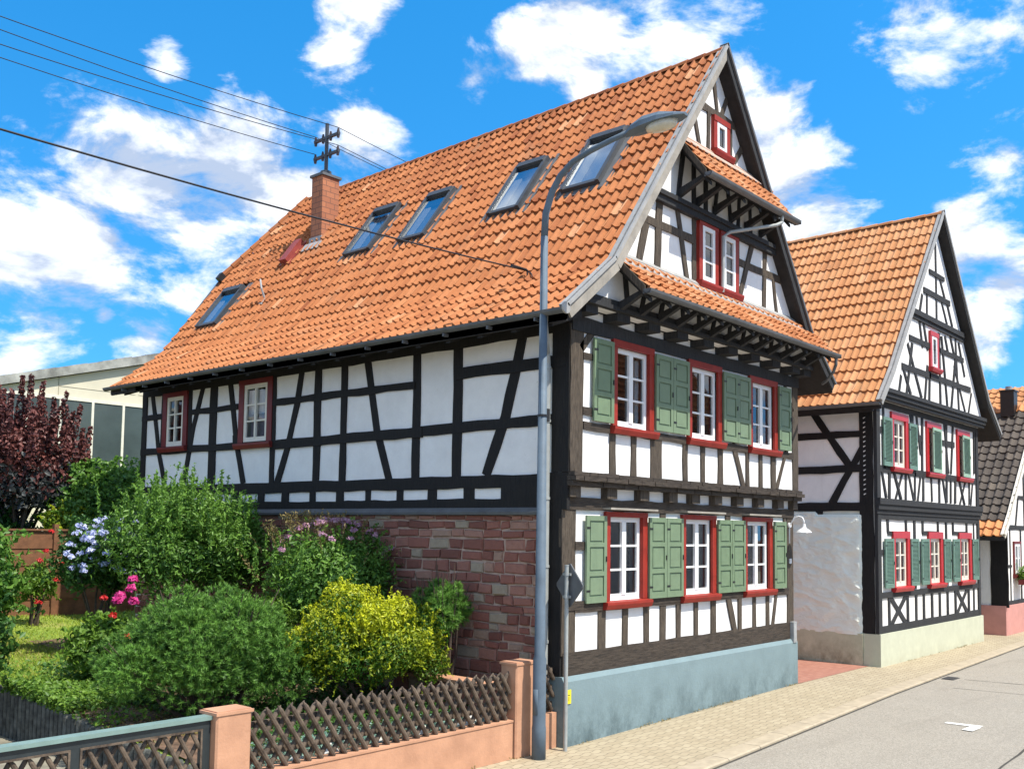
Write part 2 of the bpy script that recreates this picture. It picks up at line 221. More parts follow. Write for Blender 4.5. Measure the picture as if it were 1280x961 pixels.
# ------------------------------------------------------------------ builders
class MB:
    def __init__(s): s.v=[];s.f=[];s.m=[];s.t=[]
    def add(s,vs,fs,mi=0,t=.5):
        o=len(s.v); s.v+=[tuple(p) for p in vs]; s.f+=[tuple(o+i for i in f) for f in fs]; s.m+=[mi]*len(fs); s.t+=[t]*len(fs); return s
    def box(s,x0,x1,y0,y1,z0,z1,mi=0,t=.5):
        return s.add([(x0,y0,z0),(x1,y0,z0),(x1,y1,z0),(x0,y1,z0),(x0,y0,z1),(x1,y0,z1),(x1,y1,z1),(x0,y1,z1)],[(3,2,1,0),(4,5,6,7),(0,1,5,4),(1,2,6,5),(2,3,7,6),(3,0,4,7)],mi,t)
    def obox(s,c,ax,ay,az,mi=0,t=.5):
        """oriented box: centre and half-axis vectors"""
        c=Vector(c);ax=Vector(ax);ay=Vector(ay);az=Vector(az)
        P=[c+i*ax+j*ay+k*az for k in(-1,1) for (i,j) in((-1,-1),(1,-1),(1,1),(-1,1))]
        return s.add(P,[(3,2,1,0),(4,5,6,7),(0,1,5,4),(1,2,6,5),(2,3,7,6),(3,0,4,7)],mi,t)
    def prism(s,pts,d,mi=0,t=.5):
        """planar polygon pts extruded by vector d"""
        n=len(pts); d=Vector(d); P=[Vector(p) for p in pts]; Q=[p+d for p in P]
        return s.add(P+Q,[tuple(range(n)),tuple(range(2*n-1,n-1,-1))]+[(i,i+n,(i+1)%n+n,(i+1)%n) for i in range(n)],mi,t)
    def tube(s,pts,r,n=8,mi=0,cap=True,t=.5):
        pts=[Vector(p) for p in pts]; L=len(pts); R=r if isinstance(r,(list,tuple)) else [r]*L; vs=[];fs=[]; a=None
        for i,p in enumerate(pts):
            d=(pts[min(i+1,L-1)]-pts[max(i-1,0)]).normalized()
            if a is None:
                a=d.cross(Vector((0,0,1)));  a=a if a.length>.1 else Vector((1,0,0))
            a=(a-d*a.dot(d)).normalized(); b_=d.cross(a)
            for k in range(n): th=2*math.pi*k/n; vs.append(p+R[i]*(math.cos(th)*a+math.sin(th)*b_))
        for i in range(L-1):
            for k in range(n): fs.append((i*n+k,i*n+(k+1)%n,(i+1)*n+(k+1)%n,(i+1)*n+k))
        if cap: fs.append(tuple(range(n-1,-1,-1))); fs.append(tuple((L-1)*n+k for k in range(n)))
        return s.add(vs,fs,mi,t)
    def half(s,p0,p1,r,n=7,mi=0):
        """half-round open gutter from p0 to p1 (horizontal), hanging down"""
        p0=Vector(p0);p1=Vector(p1);d=(p1-p0).normalized();a=d.cross(Vector((0,0,1))).normalized();vs=[]
        for rr in (r,r*.86):
            for p in (p0,p1):
                for k in range(n): th=math.pi*k/(n-1); vs.append(p+rr*(math.cos(th)*a)-Vector((0,0,rr*math.sin(th))))
        fs=[(k,k+1,n+k+1,n+k) for k in range(n-1)]+[(2*n+k,3*n+k,3*n+k+1,2*n+k+1) for k in range(n-1)]
        fs+=[(0,n,3*n,2*n),(n-1,3*n-1,4*n-1,2*n-1)]+[(k,2*n+k,2*n+k+1,k+1) for k in range(n-1)]+[(n+k,n+k+1,3*n+k+1,3*n+k) for k in range(n-1)]
        return s.add(vs,fs,mi)
    def mesh(s,name,mats):
        me=bpy.data.meshes.new(name); me.from_pydata(s.v,[],s.f)
        for m in ([mats] if isinstance(mats,str) else mats): me.materials.append(MATS[m])
        me.polygons.foreach_set('material_index',s.m)
        at=me.attributes.new('tint','FLOAT','FACE'); at.data.foreach_set('value',s.t); me.update(); return me
    def smooth(s,me): me.polygons.foreach_set('use_smooth',[True]*len(me.polygons)); return me
def origin(o):
    p=Vector((0,0,0))
    while o: p+=o.location; o=o.parent
    return p
def thing(name,label,cat,loc=(0,0,0),group=None,kind=None,rz=0):
    o=bpy.data.objects.new(name,None); COL.objects.link(o); o.location=loc; o.rotation_euler=(0,0,rz); o.empty_display_size=.2
    tag(o,label,cat,group,kind); return o
def tag(o,label=None,cat=None,group=None,kind=None):
    if label:o['label']=label
    if cat:o['category']=cat
    if group:o['group']=group
    if kind:o['kind']=kind
    return o
def part(name,mb,mats,parent=None,loc=None,smooth=False,label=None,shift=True):
    """one mesh object; vertices are in world coordinates unless loc is given"""
    me=mb if isinstance(mb,bpy.types.Mesh) else mb.mesh(name,mats)
    if smooth: me.polygons.foreach_set('use_smooth',[True]*len(me.polygons))
    o=bpy.data.objects.new(name,me); COL.objects.link(o)
    if parent is not None:
        o.parent=parent
        if loc is None and shift: me.transform(Matrix.Translation(-origin(parent)))
    if loc is not None: o.location=loc
    if label: o['label']=label
    return o
def struct(name,mb,mats): 
    o=part(name,mb,mats); o['kind']='structure'; return o
def copytree(o,parent=None):
    c=o.copy(); COL.objects.link(c)
    if parent is not None: c.parent=parent
    for ch in o.children: copytree(ch,c)
    return c
def gz(x): return .1*min(1,max(0,x/8))
# ------------------------------------------------------------------ shared builders for the houses
def P3(axis,val,u,z,out):
    """point on a facade: axis 'y' -> wall in plane y=val facing -y; axis 'x' -> plane x=val facing -x"""
    return (u,val-out,z) if axis=='y' else (val-out,u,z)
BC=[0]
def beam(mb,pts,w,axis,val,proud=.02,jit=.012,mi=0,back=.04):
    """squared timber following pts [(u,z)...], slightly uneven edges"""
    BC[0]+=1; pr=proud+(BC[0]%13)*.0011
    P=[Vector(p) for p in pts]; Q=[]
    for a,b in zip(P[:-1],P[1:]):
        n=max(1,int((b-a).length/.35)); Q+=[a.lerp(b,i/n) for i in range(n)]
    Q.append(P[-1]); L=[];Rr=[]
    for i,p in enumerate(Q):
        d=(Q[min(i+1,len(Q)-1)]-Q[max(i-1,0)]).normalized(); nn=Vector((-d.y,d.x)); j=jit
        L.append(p+nn*(w/2+random.uniform(-j,j))); Rr.append(p-nn*(w/2+random.uniform(-j,j)))
    n=len(Q); vs=[]
    for o in (pr,-back):
        for s in (L,Rr): vs+=[P3(axis,val,p.x,p.y,o) for p in s]
    fs=[]
    for i in range(n-1):
        fs+=[(i,i+1,n+i+1,n+i),(i,2*n+i,2*n+i+1,i+1),(n+i,n+i+1,3*n+i+1,3*n+i)]
    fs+=[(0,n,3*n,2*n),(n-1,3*n-1,4*n-1,2*n-1)]
    mb.add(vs,fs,mi)
def beams(mb,lst,axis,val,proud=.02,jit=.012,mi=0):
    for b in lst: beam(mb,[(b[0],b[1]),(b[2],b[3])],b[4],axis,val,proud,jit,mi)
def wall_grid(mb,axis,val,u0,u1,z0,z1,holes,th=.22,mi=0):
    us=sorted({u0,u1}|{h[0] for h in holes}|{h[1] for h in holes}); zs=sorted({z0,z1}|{h[2] for h in holes}|{h[3] for h in holes})
    for a,b in zip(zs[:-1],zs[1:]):
        run=None
        for c,d in list(zip(us[:-1],us[1:]))+[(None,None)]:
            inside=c is None or any(h[0]<(c+d)/2<h[1] and h[2]<(a+b)/2<h[3] for h in holes)
            if not inside: run=[run[0],d] if run else [c,d]
            elif run:
                if axis=='y': mb.box(run[0],run[1],val,val+th,a,b,mi)
                else: mb.box(val,val+th,run[0],run[1],a,b,mi)
                run=None
def tiles(mb,base,normal,udir,u0,u1,smax,tw,ch,keep=None,mi=0,amp=1.0,lip=.046,tint=None,jit=.006):
    """pantiles as real geometry. base(u,s)->Vector on the roof plane, normal(s)->Vector"""
    prof=[(0,.046),(.10,.056),(.22,.046),(.31,.010),(.45,.0),(.70,.001),(.88,.012),(1,.046)]
    nu=int(round((u1-u0)/tw)); tw=(u1-u0)/nu; ns=int(round(smax/ch)); ch=smax/ns; m=len(prof)
    for j in range(ns):
        s0=j*ch+random.uniform(-.012,.012)*(j>0); s1=min(j*ch+ch*1.03,smax); ro_=random.uniform(0,50)
        for i in range(nu):
            ua=u0+i*tw
            if keep and not keep(ua+tw/2,s0+ch*.5): continue
            n0=normal(s0+.01); n1=normal(s1-.01); e=random.uniform(-jit,jit)*(1 if random.random()>.04 else 3)+.010*math.sin(ua*1.3+ro_); e2=random.uniform(-jit,jit)+.007*math.sin(ua*.9+s0*1.7)
            lo=[base(ua+a*tw,s0+e)+n0*(h*amp+lip+e2) for a,h in prof]; hi=[base(ua+a*tw,s1)+n1*(h*amp+.004) for a,h in prof]; bt=[base(ua+a*tw,s0+e)+n0*(h*amp*.9+.0) for a,h in prof]
            t=tint(ua,s0) if tint else min(1,max(0,random.gauss(.5,.15)))
            mb.add(lo+hi+bt,[(k,k+1,m+k+1,m+k) for k in range(m-1)]+[(2*m+k,2*m+k+1,k+1,k) for k in range(m-1)],mi,t)
class Prof:
    """roof slope profile in (x,z) from eave to ridge"""
    def __init__(s,pts):
        s.p=[Vector(a) for a in pts]; s.l=[0]
        for a,b in zip(s.p[:-1],s.p[1:]): s.l.append(s.l[-1]+(b-a).length)
        s.len=s.l[-1]
    def at(s,t):
        t=min(max(t,0),s.len)
        for i in range(len(s.p)-1):
            if t<=s.l[i+1] or i==len(s.p)-2:
                f=(t-s.l[i])/(s.l[i+1]-s.l[i]); return s.p[i].lerp(s.p[i+1],f),(s.p[i+1]-s.p[i]).normalized()
def roof_slope(house,prof,y0,y1,mat,side,tw,ch,keep=None,sag=0,lift=.10,tint=None,amp=1.0):
    """side=-1: slope facing -x, +1: facing +x"""
    def base(u,s):
        p,d=prof.at(s); return Vector((p.x,u,p.y-sag*(u-y0)*(s/prof.len)))
    def nor(s):
        p,d=prof.at(s); return Vector((d.y,0,-d.x))*(-1 if d.x>0 else 1) if True else None
    mb=MB(); 
    def b2(u,s): return base(u,s)+nor(s)*.0
    tiles(mb,b2,nor,None,y0,y1,prof.len,tw,ch,keep,0,amp,tint=tint)
    return mb
def casing_window(parent,loc,rz,w,h,trim,casing,sashm='white_paint',rows=3,cols=2,recess=.07,name='window',sillm=None,curtain=None,top=.13,shallow=False,cap=False,frame=.075,mull=.11,label=None):
    """origin: bottom centre of the opening, on the wall face; local -y is outward"""
    d=recess; c=MB()
    c.box(-w/2-trim,-w/2,-.045,d+.05,0,h); c.box(w/2,w/2+trim,-.045,d+.05,0,h); c.box(-w/2-trim-.0,w/2+trim,-.055,d+.05,h,h+top)
    if cap: c.box(-w/2-trim-.08,w/2+trim+.08,-.20,0,h+top+.03,h+top+.06,1)
    o=part(name,c,[casing,'grey_board'],parent,loc=loc,label=label); o.rotation_euler=(0,0,rz)
    s=MB(); s.prism([(-w/2-trim-.05,-.13,-.06),(-w/2-trim-.05,-.10,-.13),(-w/2-trim-.05,-.002,-.13),(-w/2-trim-.05,-.002,0),(-w/2-trim-.05,-.13,-.02)],(w+2*trim+.1,0,0)); s.box(-w/2,w/2,0,d+.05,-.04,-.002)
    part('sill',s,[sillm or casing],o,loc=(0,0,0))
    f=frame; s=MB(); y0,y1=d-.045,d
    s.box(-w/2,-w/2+f,y0,y1,0,h);s.box(w/2-f,w/2,y0,y1,0,h);s.box(-w/2+f,w/2-f,y0,y1,0,f+.02);s.box(-w/2+f,w/2-f,y0,y1,h-f,h)
    if cols==2: s.box(-mull/2,mull/2,y0-.012,y1,f,h-f)
    for i in range(1,rows):
        z=f+.02+(h-2*f-.02)*i/rows; s.box(-w/2+f,w/2-f,y0+.008,y1-.006,z-.016,z+.016)
    part('sash',s,[sashm],o,loc=(0,0,0))
    g=MB(); g.add([(-w/2+f,d-.015,f),(w/2-f,d-.015,f),(w/2-f,d-.015,h-f),(-w/2+f,d-.015,h-f)],[(0,1,2,3)]); part('pane',g,['glass'],o,loc=(0,0,0))
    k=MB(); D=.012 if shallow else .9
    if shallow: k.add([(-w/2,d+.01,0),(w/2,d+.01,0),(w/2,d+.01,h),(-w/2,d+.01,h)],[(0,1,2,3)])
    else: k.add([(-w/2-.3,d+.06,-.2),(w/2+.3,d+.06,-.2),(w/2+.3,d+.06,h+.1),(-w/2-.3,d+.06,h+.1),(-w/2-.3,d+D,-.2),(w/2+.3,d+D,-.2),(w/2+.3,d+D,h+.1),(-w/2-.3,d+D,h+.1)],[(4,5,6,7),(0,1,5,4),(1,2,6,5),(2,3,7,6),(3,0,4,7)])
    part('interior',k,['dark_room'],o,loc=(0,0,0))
    if curtain:
        k=MB()
        for (a,b_,z0,z1,mt) in curtain:
            n=max(2,int((b_-a)/.03)); vs=[]
            for i in range(n+1):
                x=a+(b_-a)*i/n; yy=d+(.008 if shallow else .07)+(.0 if shallow else .015*math.sin(i*1.9))
                vs+=[(x,yy,z0),(x,yy,z1)]
            k.add(vs,[(2*i,2*i+2,2*i+3,2*i+1) for i in range(n)],mt)
        part('curtain',k,['curtain','lace','purple_cloth'],o,loc=(0,0,0))
    return o
def shutter_mesh(w,h,mat,louver=False,n=3):
    s=MB(); b=.075
    s.box(0,b,-.035,0,0,h); s.box(w-b,w,-.035,0,0,h)
    zs=[0]+[h*(i/n) for i in range(1,n)]+[h]
    if louver: zs=[0,h]
    s.box(b,w-b,-.035,0,0,b+.02); s.box(b,w-b,-.035,0,h-b,h)
    for z in zs[1:-1]: s.box(b,w-b,-.035,0,z-b*.45,z+b*.45)
    if louver:
        z=b+.02
        while z<h-b-.02:
            s.add([(b,-.004,z+.03),(w-b,-.004,z+.03),(w-b,-.032,z),(b,-.032,z)],[(0,1,2,3)],1); z+=.032
        s.box(b,w-b,-.004,0,b,h-b,1)
    else:
        s.box(b,w-b,-.014,-.004,b,h-b,1)
        for i in range(len(zs)-1):
            z0=zs[i]+(b+.02 if i==0 else b*.45)+.028; z1=zs[i+1]-(b if i==n-1 else b*.45)-.028
            s.box(b+.028,w-b-.028,-.028,-.012,z0,z1)
    s.box(w-.035,w-.015,-.05,-.035,h*.5-.04,h*.5+.04,2)
    for zz in (.14,.86): s.box(.0,.09,-.041,-.035,h*zz-.015,h*zz+.015,2)
    return s.mesh('shutter',[mat,mat if not louver else mat,'black_metal'])
def put(name,me,parent,loc,rz=0,label=None):
    o=bpy.data.objects.new(name,me); COL.objects.link(o); o.parent=parent; o.location=loc; o.rotation_euler=(0,0,rz)
    if label:o['label']=label
    return o
def gable_poly(mb,axis_y,pts,th=.2,mi=0): mb.prism([(x,axis_y,z) for x,z in pts],(0,th,0),mi)
# ------------------------------------------------------------------ ground
def grid(mb,x0,x1,y0,y1,nx,ny,fz,mi=0):
    vs=[(x0+(x1-x0)*i/nx,y0+(y1-y0)*j/ny,0) for j in range(ny+1) for i in range(nx+1)]
    vs=[(x,y,fz(x,y)) for x,y,_ in vs]
    return mb.add(vs,[(j*(nx+1)+i,j*(nx+1)+i+1,(j+1)*(nx+1)+i+1,(j+1)*(nx+1)+i) for j in range(ny) for i in range(nx)],mi)
mb=MB(); grid(mb,-400,400,-400,400,2,2,lambda x,y:-.15); struct('ground',mb,'soil')
def curb_y(x): return -2.22+.037*x
def xs_(a,b,n): return [a+(b-a)*i/n for i in range(n+1)]
X=xs_(-30,0,6)+xs_(1,60,59)
def strip(name,fy0,fy1,z,mat):
    mb=MB(); vs=[]
    for x in X: vs+=[(x,fy0(x),gz(x)+z),(x,fy1(x),gz(x)+z)]
    mb.add(vs,[(2*i,2*i+2,2*i+3,2*i+1) for i in range(len(X)-1)]); return struct(name,mb,mat)
strip('road',lambda x:-12.5,lambda x:curb_y(x),-.035,'asphalt')
strip('pavement',lambda x:curb_y(x)+.30,lambda x:4.0 if x>7.6 else .06,0,'pavers')
strip('far_pavement',lambda x:-30,lambda x:-12.5,.03,'pavers')
mb=MB(); 
x=-20.
while x<50:   # kerb stones of one metre with open joints
    for a,b in ((x+.006,x+.994),):
        z0=gz(a);mb.prism([(a,curb_y(a)+.30-.006,z0-.1),(a,curb_y(a)+.30-.006,z0+.002),(a,curb_y(a)+.03,z0+.004),(a,curb_y(a)+.005,z0-.012),(a,curb_y(a),z0-.1)],(b-a,(b-a)*.037,gz(b)-gz(a)))
    x+=1
struct('kerb',mb,'concrete_kerb')
mb=MB(); vs=[]
for x in X: vs+=[(x,curb_y(x)-.045+.008*math.sin(x*3.1),gz(x)-.031),(x,curb_y(x)-.004,gz(x)-.031)]
mb.add(vs,[(2*i,2*i+2,2*i+3,2*i+1) for i in range(len(X)-1)]); struct('road_joint',mb,'dark_joint')
# tar seams in the carriageway
mb=MB()
def seam(pts,w):
    vs=[]
    for i,(x,y) in enumerate(pts):
        a=pts[max(i-1,0)];b=pts[min(i+1,len(pts)-1)];d=Vector((b[0]-a[0],b[1]-a[1])).normalized(); ww=w*random.uniform(.6,1.3)
        vs+=[(x-d.y*ww,y+d.x*ww,gz(x)-.031),(x+d.y*ww,y-d.x*ww,gz(x)-.031)]
    mb.add(vs,[(2*i,2*i+2,2*i+3,2*i+1) for i in range(len(pts)-1)])
seam([(1.5+i*.45,-5.12+.012*i+random.uniform(-.015,.015)) for i in range(60)],.016)
seam([(11.0+.04*i,-2.3-.3*i+random.uniform(-.01,.01)) for i in range(12)],.014); seam([(9.6+.03*i,-2.5-.3*i) for i in range(12)],.012)
struct('tar_seam',mb,'dark_joint')
mb=MB(); z=gz(6)-.029
mb.add([(5.72,-3.55,z),(5.86,-3.55,z),(5.92,-4.10,z),(5.75,-4.10,z)],[(0,1,2,3)]); mb.add([(5.35,-3.93,z),(5.72,-3.95,z),(5.73,-4.12,z),(5.33,-4.10,z)],[(0,1,2,3)]); struct('road_marking',mb,'road_paint')
mb=MB(); mb.box(10.7,11.15,-2.18,-1.92,.02,.075); 
for i in range(7): mb.box(10.72+i*.06,10.75+i*.06,-2.16,-1.94,.075,.085)
o=part('drain_grate',mb,['cast_iron']); tag(o,'small dark iron drain grate at the edge of the road','drain cover')
mb=MB(); mb.add([(7.65,-.13,.104),(11.35,-.13,.104),(11.35,9,.12),(7.65,9,.12)],[(0,1,2,3)]); struct('brick_path',mb,'red_pavers')
def terr(x,y):
    z=.45+.057*(y-3)
    if y<3: z=.45-.10*(3-y)*.3
    return z+.03*math.sin(x*1.7+y*.9)
mb=MB(); grid(mb,-5.2,7.3,.2,40,30,60,terr); struct('lawn_ground',mb,'lawn')
mb=MB(); grid(mb,-30,-5.3,.1,60,4,4,lambda x,y:.03); struct('garden_path',mb,'path_stone')
mb=MB(); vs=[]
for j in range(61):
    y=.22+j*.17; xl=-5.1+max(0,min(1,(y-4.2)/2.5))*1.9
    for i in range(25): x=xl+(0.0-xl)*i/24; vs.append((x,y,terr(x,y)+.02+.035*random.random()))
mb.add(vs,[(j*25+i,j*25+i+1,(j+1)*25+i+1,(j+1)*25+i) for j in range(60) for i in range(24)]); struct('flower_bed',mb,'soil')
mb=MB(); grid(mb,-5.18,-4.2,3,6.5,10,20,lambda x,y:terr(x,y)+.012+.02*random.random()); struct('bed_edge',mb,'soil')
t=thing('palisade_edging','row of upright dark stone palisades holding back the lawn','edging',(-5.2,4,0))
y=.3
while y<16:
    m_=MB(); h=terr(-5.2,y)+.05+random.uniform(-.02,.02); m_.tube([(-5.24,y,-.1),(-5.24,y,h-.03),(-5.24,y,h)],[.062,.062,.045],8); part('palisade',m_,['palisade'],t); y+=.128
# ------------------------------------------------------------------ main house
H=thing('half_timbered_house','large half-timbered house with green shutters, blue plinth and orange tiled roof','house',(3.8,6,0))
RL=Prof([(-.72,6.2),(.45,7.13),(3.8,11.72)]); RR=Prof([(8.32,6.2),(7.15,7.13),(3.8,11.72)])
WX=[1.61,3.86,6.09]; w0=.91
holesG=[(c-w0/2-.0,c+w0/2,2.05,3.35) for c in WX]; holesU=[(c-w0/2,c+w0/2,4.77,6.02) for c in WX]
mb=MB(); wall_grid(mb,'y',0,0,7.65,1.0,3.9,holesG); wall_grid(mb,'y',-.12,0,7.65,3.9,6.47,holesU)
gable_poly(mb,-.38,[(0,6.47),(7.65,6.47),(7.65,6.62),(7.15,7.0),(3.8,11.58),(.45,7.0),(0,6.62)],.2)
part('front_wall',mb,['plaster'],H)
mb=MB(); sideh=[(10.6,11.3,4.88,5.98),(7.46,8.28,4.82,6.0)]
wall_grid(mb,'x',0,.221,12.4,3.45,6.5,sideh); mb.box(7.45,7.649,.23,12.4,0,6.5); mb.box(.001,7.64,12.2,12.4,0,6.5)
gable_poly(mb,12.38,[(0,6.47),(7.65,6.47),(7.15,7.0),(5.5,9.3),(2.1,9.3),(.45,7.0)],-.2)
part('side_wall',mb,['plaster'],H)
# front timber
mb=MB(); A='y'
beam(mb,[(0,1.165),(7.65,1.165)],.34,A,0,.03,.01,1)
beams(mb,[(.13,1.3,.13,3.5,.32),(7.5,1.3,7.5,3.5,.27),(.98,1.3,.98,1.95,.2),(1.6,1.3,1.6,1.95,.14),(2.21,1.3,2.21,1.95,.13),(2.70,1.3,2.72,1.95,.17),(3.19,1.3,3.19,1.95,.13),(3.78,1.3,3.78,1.95,.11),(4.38,1.3,4.38,1.95,.16),(4.9,2.0,5.17,1.3,.15),(5.36,1.3,5.36,1.95,.12),(5.95,1.3,5.95,1.95,.12),(6.5,1.3,6.5,1.95,.13),(6.88,1.97,6.72,1.3,.10),
 (2.70,3.3,2.70,3.5,.16),(4.92,3.3,4.92,3.5,.16),(7.25,3.3,7.25,3.45,.1)],A,0,.02)
beams(mb,[(.27,1.97,7.4,1.97,.13),(.27,2.9,.62,2.9,.14),(7.1,2.83,7.4,2.83,.14),(0,3.53,7.65,3.53,.18),(.1,2.02,1.0,2.02,.14),(2.2,2.0,3.3,2.0,.12),(4.4,2.0,5.5,2.0,.12)],A,0,.03,mi=1)
for c in [.14,1.08,1.99,2.86,3.6,4.38,5.19,6.02,6.87]:
    mb.box(c-.13,c+.13,-.13,0,3.625,3.79,0); 
mb.box(7.45,7.65,-.121,0,3.62,3.79)
# moulded cill beam, carved in three steps with weathered edges
for (a,b_,z0,z1,o_) in [(-.03,7.67,3.79,3.865,.20),(-.03,7.67,3.867,3.935,.27),(-.02,7.66,3.937,4.0,.23)]:
    n=40
    for i in range(n):
        x0_=a+(b_-a)*i/n; x1_=a+(b_-a)*(i+1)/n; j=random.uniform(-.012,.012); mb.box(x0_,x1_,-o_+j,.0,z0+random.uniform(-.006,.006),z1+random.uniform(-.004,.004),1)
beams(mb,[(.14,4.0,.14,6.2,.31),(7.52,4.0,7.52,6.2,.25),(1.07,4.0,1.07,4.75,.16),(1.65,4.0,1.65,4.75,.15),(2.31,4.0,2.31,4.75,.33),(3.22,4.0,3.22,4.75,.15),(3.81,4.0,3.81,4.75,.14),(4.43,4.0,4.43,4.75,.16),(4.9,4.78,5.31,3.98,.13),(5.46,4.0,5.46,4.75,.11),(5.99,4.0,5.99,4.75,.13),(6.53,4.0,6.53,4.75,.18),(7.1,4.78,6.66,4.0,.09),
 (.24,5.86,.66,6.28,.13),(7.05,6.15,7.42,5.62,.1),(7.12,4.78,7.42,5.25,.1)],A,-.12,.02)
beams(mb,[(.3,4.70,7.4,4.70,.13),(.28,5.76,.62,5.76,.10),(.28,4.92,.62,4.92,.13),(7.0,5.45,7.4,5.45,.12)],A,-.12,.03,mi=1)
beams(mb,[(0,6.23,7.65,6.23,.22)],A,-.12,.035,mi=2)
for i in range(9): c=.98+.865*i-.0; c=min(c,7.55); mb.box(c-.17,c+.17,-.40,-.12,6.345,6.468,2)
mb.box(0,.3,-.40,-.12,6.345,6.468,2)
for (z0,z1,o_) in [(6.47,6.535,.48),(6.537,6.63,.44)]: mb.box(-.02,7.67,-o_,-.38,z0,z1,2)
part('front_timber_frame',mb,['timber_weathered','timber_beam','timber_black2'],H)
# gable timbers
mb=MB(); g=-.38
G1=[(1.37,7.34,1.58,8.07,.16),(1.91,7.32,1.98,8.56,.17),(2.86,7.3,2.52,8.56,.11),(1.25,8.12,3.05,8.13,.13),(4.62,7.3,5.18,8.56,.13),(5.66,7.3,5.71,8.56,.14),(6.21,7.3,6.05,8.06,.1),(4.62,8.09,6.38,8.1,.13),(3.08,7.3,3.08,8.6,.12),(4.62,7.3,4.62,8.6,.1)]
G2_=[(3.0,10.62,4.75,10.61,.13),(3.88,10.65,3.77,11.2,.1),(4.04,10.65,4.33,11.2,.1),(3.27,9.83,3.09,10.35,.1),(3.55,9.8,3.57,10.6,.09),(4.43,9.83,4.84,10.33,.1),(4.36,9.83,4.37,10.6,.08)]
beams(mb,G1+G2_,A,g,.02)
# dark cross beams under each pent roof, upper jetty beam with steps
for z0,z1,o_ in [(8.50,8.60,.10),(8.602,8.68,.14)]:
    xa=3.8-(11.5-z0)/1.37; xb=3.8+(11.5-z0)/1.37; mb.box(xa,xb,g-o_,g,z0,z1,1)
def lattice(z0,z1,x0,x1,n,seed):
    r=random.Random(seed)
    for i in range(n):
        a=x0+(x1-x0)*(i+.5)/n; t_=r.choice([-.22,-.1,0,.1,.22]); beam(mb,[(a-t_/2,z0),(a+t_/2,z1)],.10,A,g,.02,.008,1)
lattice(6.64,7.3,.75,6.85,11,3); lattice(8.68,9.8,2.45,5.3,7,5)
part('gable_timber_frame',mb,['timber_weathered','timber_black2'],H)
# side timber
mb=MB(); A='x'
beam(mb,[(12.3,3.4),(12.3,6.1)],.2,A,0,.03)
for pts,w in [([(11.99,6.1),(11.62,4.78),(11.3,4.0)],.14),([(9.87,6.1),(10.2,5.26),(10.36,4.65),(10.53,4.0)],.14),([(9.43,3.4),(9.43,6.1)],.26),([(8.82,6.1),(8.53,4.85),(8.24,4.0)],.14),([(7.27,3.9),(7.27,6.1)],.14),([(6.38,6.1),(6.51,5.48),(6.78,4.64),(7.1,3.95)],.145),([(5.87,3.95),(5.87,6.1)],.19),([(5.09,3.95),(5.09,6.1)],.16),([(4.47,6.1),(4.32,5.5),(4.18,4.85),(3.82,3.95)],.165),([(3.17,3.95),(3.17,6.15)],.18),([(2.19,3.95),(2.19,6.15)],.2),([(.79,6.2),(.96,5.56),(1.14,4.88),(1.54,3.98)],.19),([(10.35,4.75),(10.35,6.1)],.12),([(11.5,4.75),(11.5,6.1)],.1),([(8.6,4.75),(8.62,5.0)],.1)]: beam(mb,pts,w,A,0,.02)
beams(mb,[(12.4,5.58,11.5,5.58,.12),(10.35,5.58,8.5,5.58,.11),(7.3,5.57,3.2,5.57,.13),(2.2,5.66,-.05,5.66,.19),(12.4,4.80,7.2,4.76,.15),(7.3,4.74,3.0,4.75,.175),(3.1,4.76,-.05,4.79,.17),(12.4,3.89,-.1,3.88,.20),(12.4,3.52,-.1,3.53,.17),(12.4,6.17,-.12,6.2,.22),(1.2,3.7,-.1,3.7,.24)],A,0,.03)
beams(mb,[(y,3.55,y,3.85,w) for y,w in [(11.4,.2),(10.4,.2),(9.4,.2),(8.5,.2),(7.6,.2),(6.8,.22),(5.95,.15),(5.15,.2),(4.37,.13),(3.54,.16),(2.75,.2),(1.9,.22)]],A,0,.02)
mb.box(-.032,.02,-.119,.2,3.99,6.3); mb.box(-.035,.02,.001,.26,1.0,3.62); 
part('side_timber_frame',mb,['timber_black'],H)
# sandstone
mb=MB(); mb.box(.012,.22,.24,12.4,-.1,3.36); part('masonry_core',mb,['mortar'],H)
mb=MB(); z=.0; r=random.Random(4)
while z<3.34:
    h=r.choice([.12,.14,.15,.17,.19]); h=min(h,3.355-z); y=.26-r.random()*.2
    while y<12.4:
        L=r.uniform(.18,.5); ya=max(y,.262)+.013; yb=min(y+L,12.39)-.013
        if yb-ya>.05 and h>.03:
            j=lambda s=.017:r.uniform(-s,s); px=r.uniform(.0,.03); za,zb=z+.012,z+h-.012
            P=[(-px,ya+j(),za+j()),(-px,yb+j(),za+j()),(-px,yb+j(),zb+j()),(-px,ya+j(),zb+j())]
            cy=(ya+yb)/2;cz=(za+zb)/2
            Q=[(-px-.012,cy+(p[1]-cy)*.86,cz+(p[2]-cz)*.78) for p in P]; Bk=[(.03,p[1],p[2]) for p in P]
            P=[((p[0]+.012),p[1],p[2]) for p in P]
            mb.add(Q+P+Bk,[(0,3,2,1)]+[(4+k,4+(k+1)%4,(k+1)%4,k)[::-1] for k in range(4)]+[(8+k,8+(k+1)%4,4+(k+1)%4,4+k)[::-1] for k in range(4)],0,1.0 if r.random()<.06 else r.random()*.88)
        y+=L
    z+=h
part('sandstone_wall',mb,['sandstone'],H)
mb=MB(); mb.prism([(-.10,.22,3.36),(-.11,.22,3.40),(-.035,.22,3.47),(.02,.22,3.47),(.02,.22,3.355),(-.09,.22,3.355)],(0,12.2,0)); part('ledge_flashing',mb,['dark_zinc'],H)
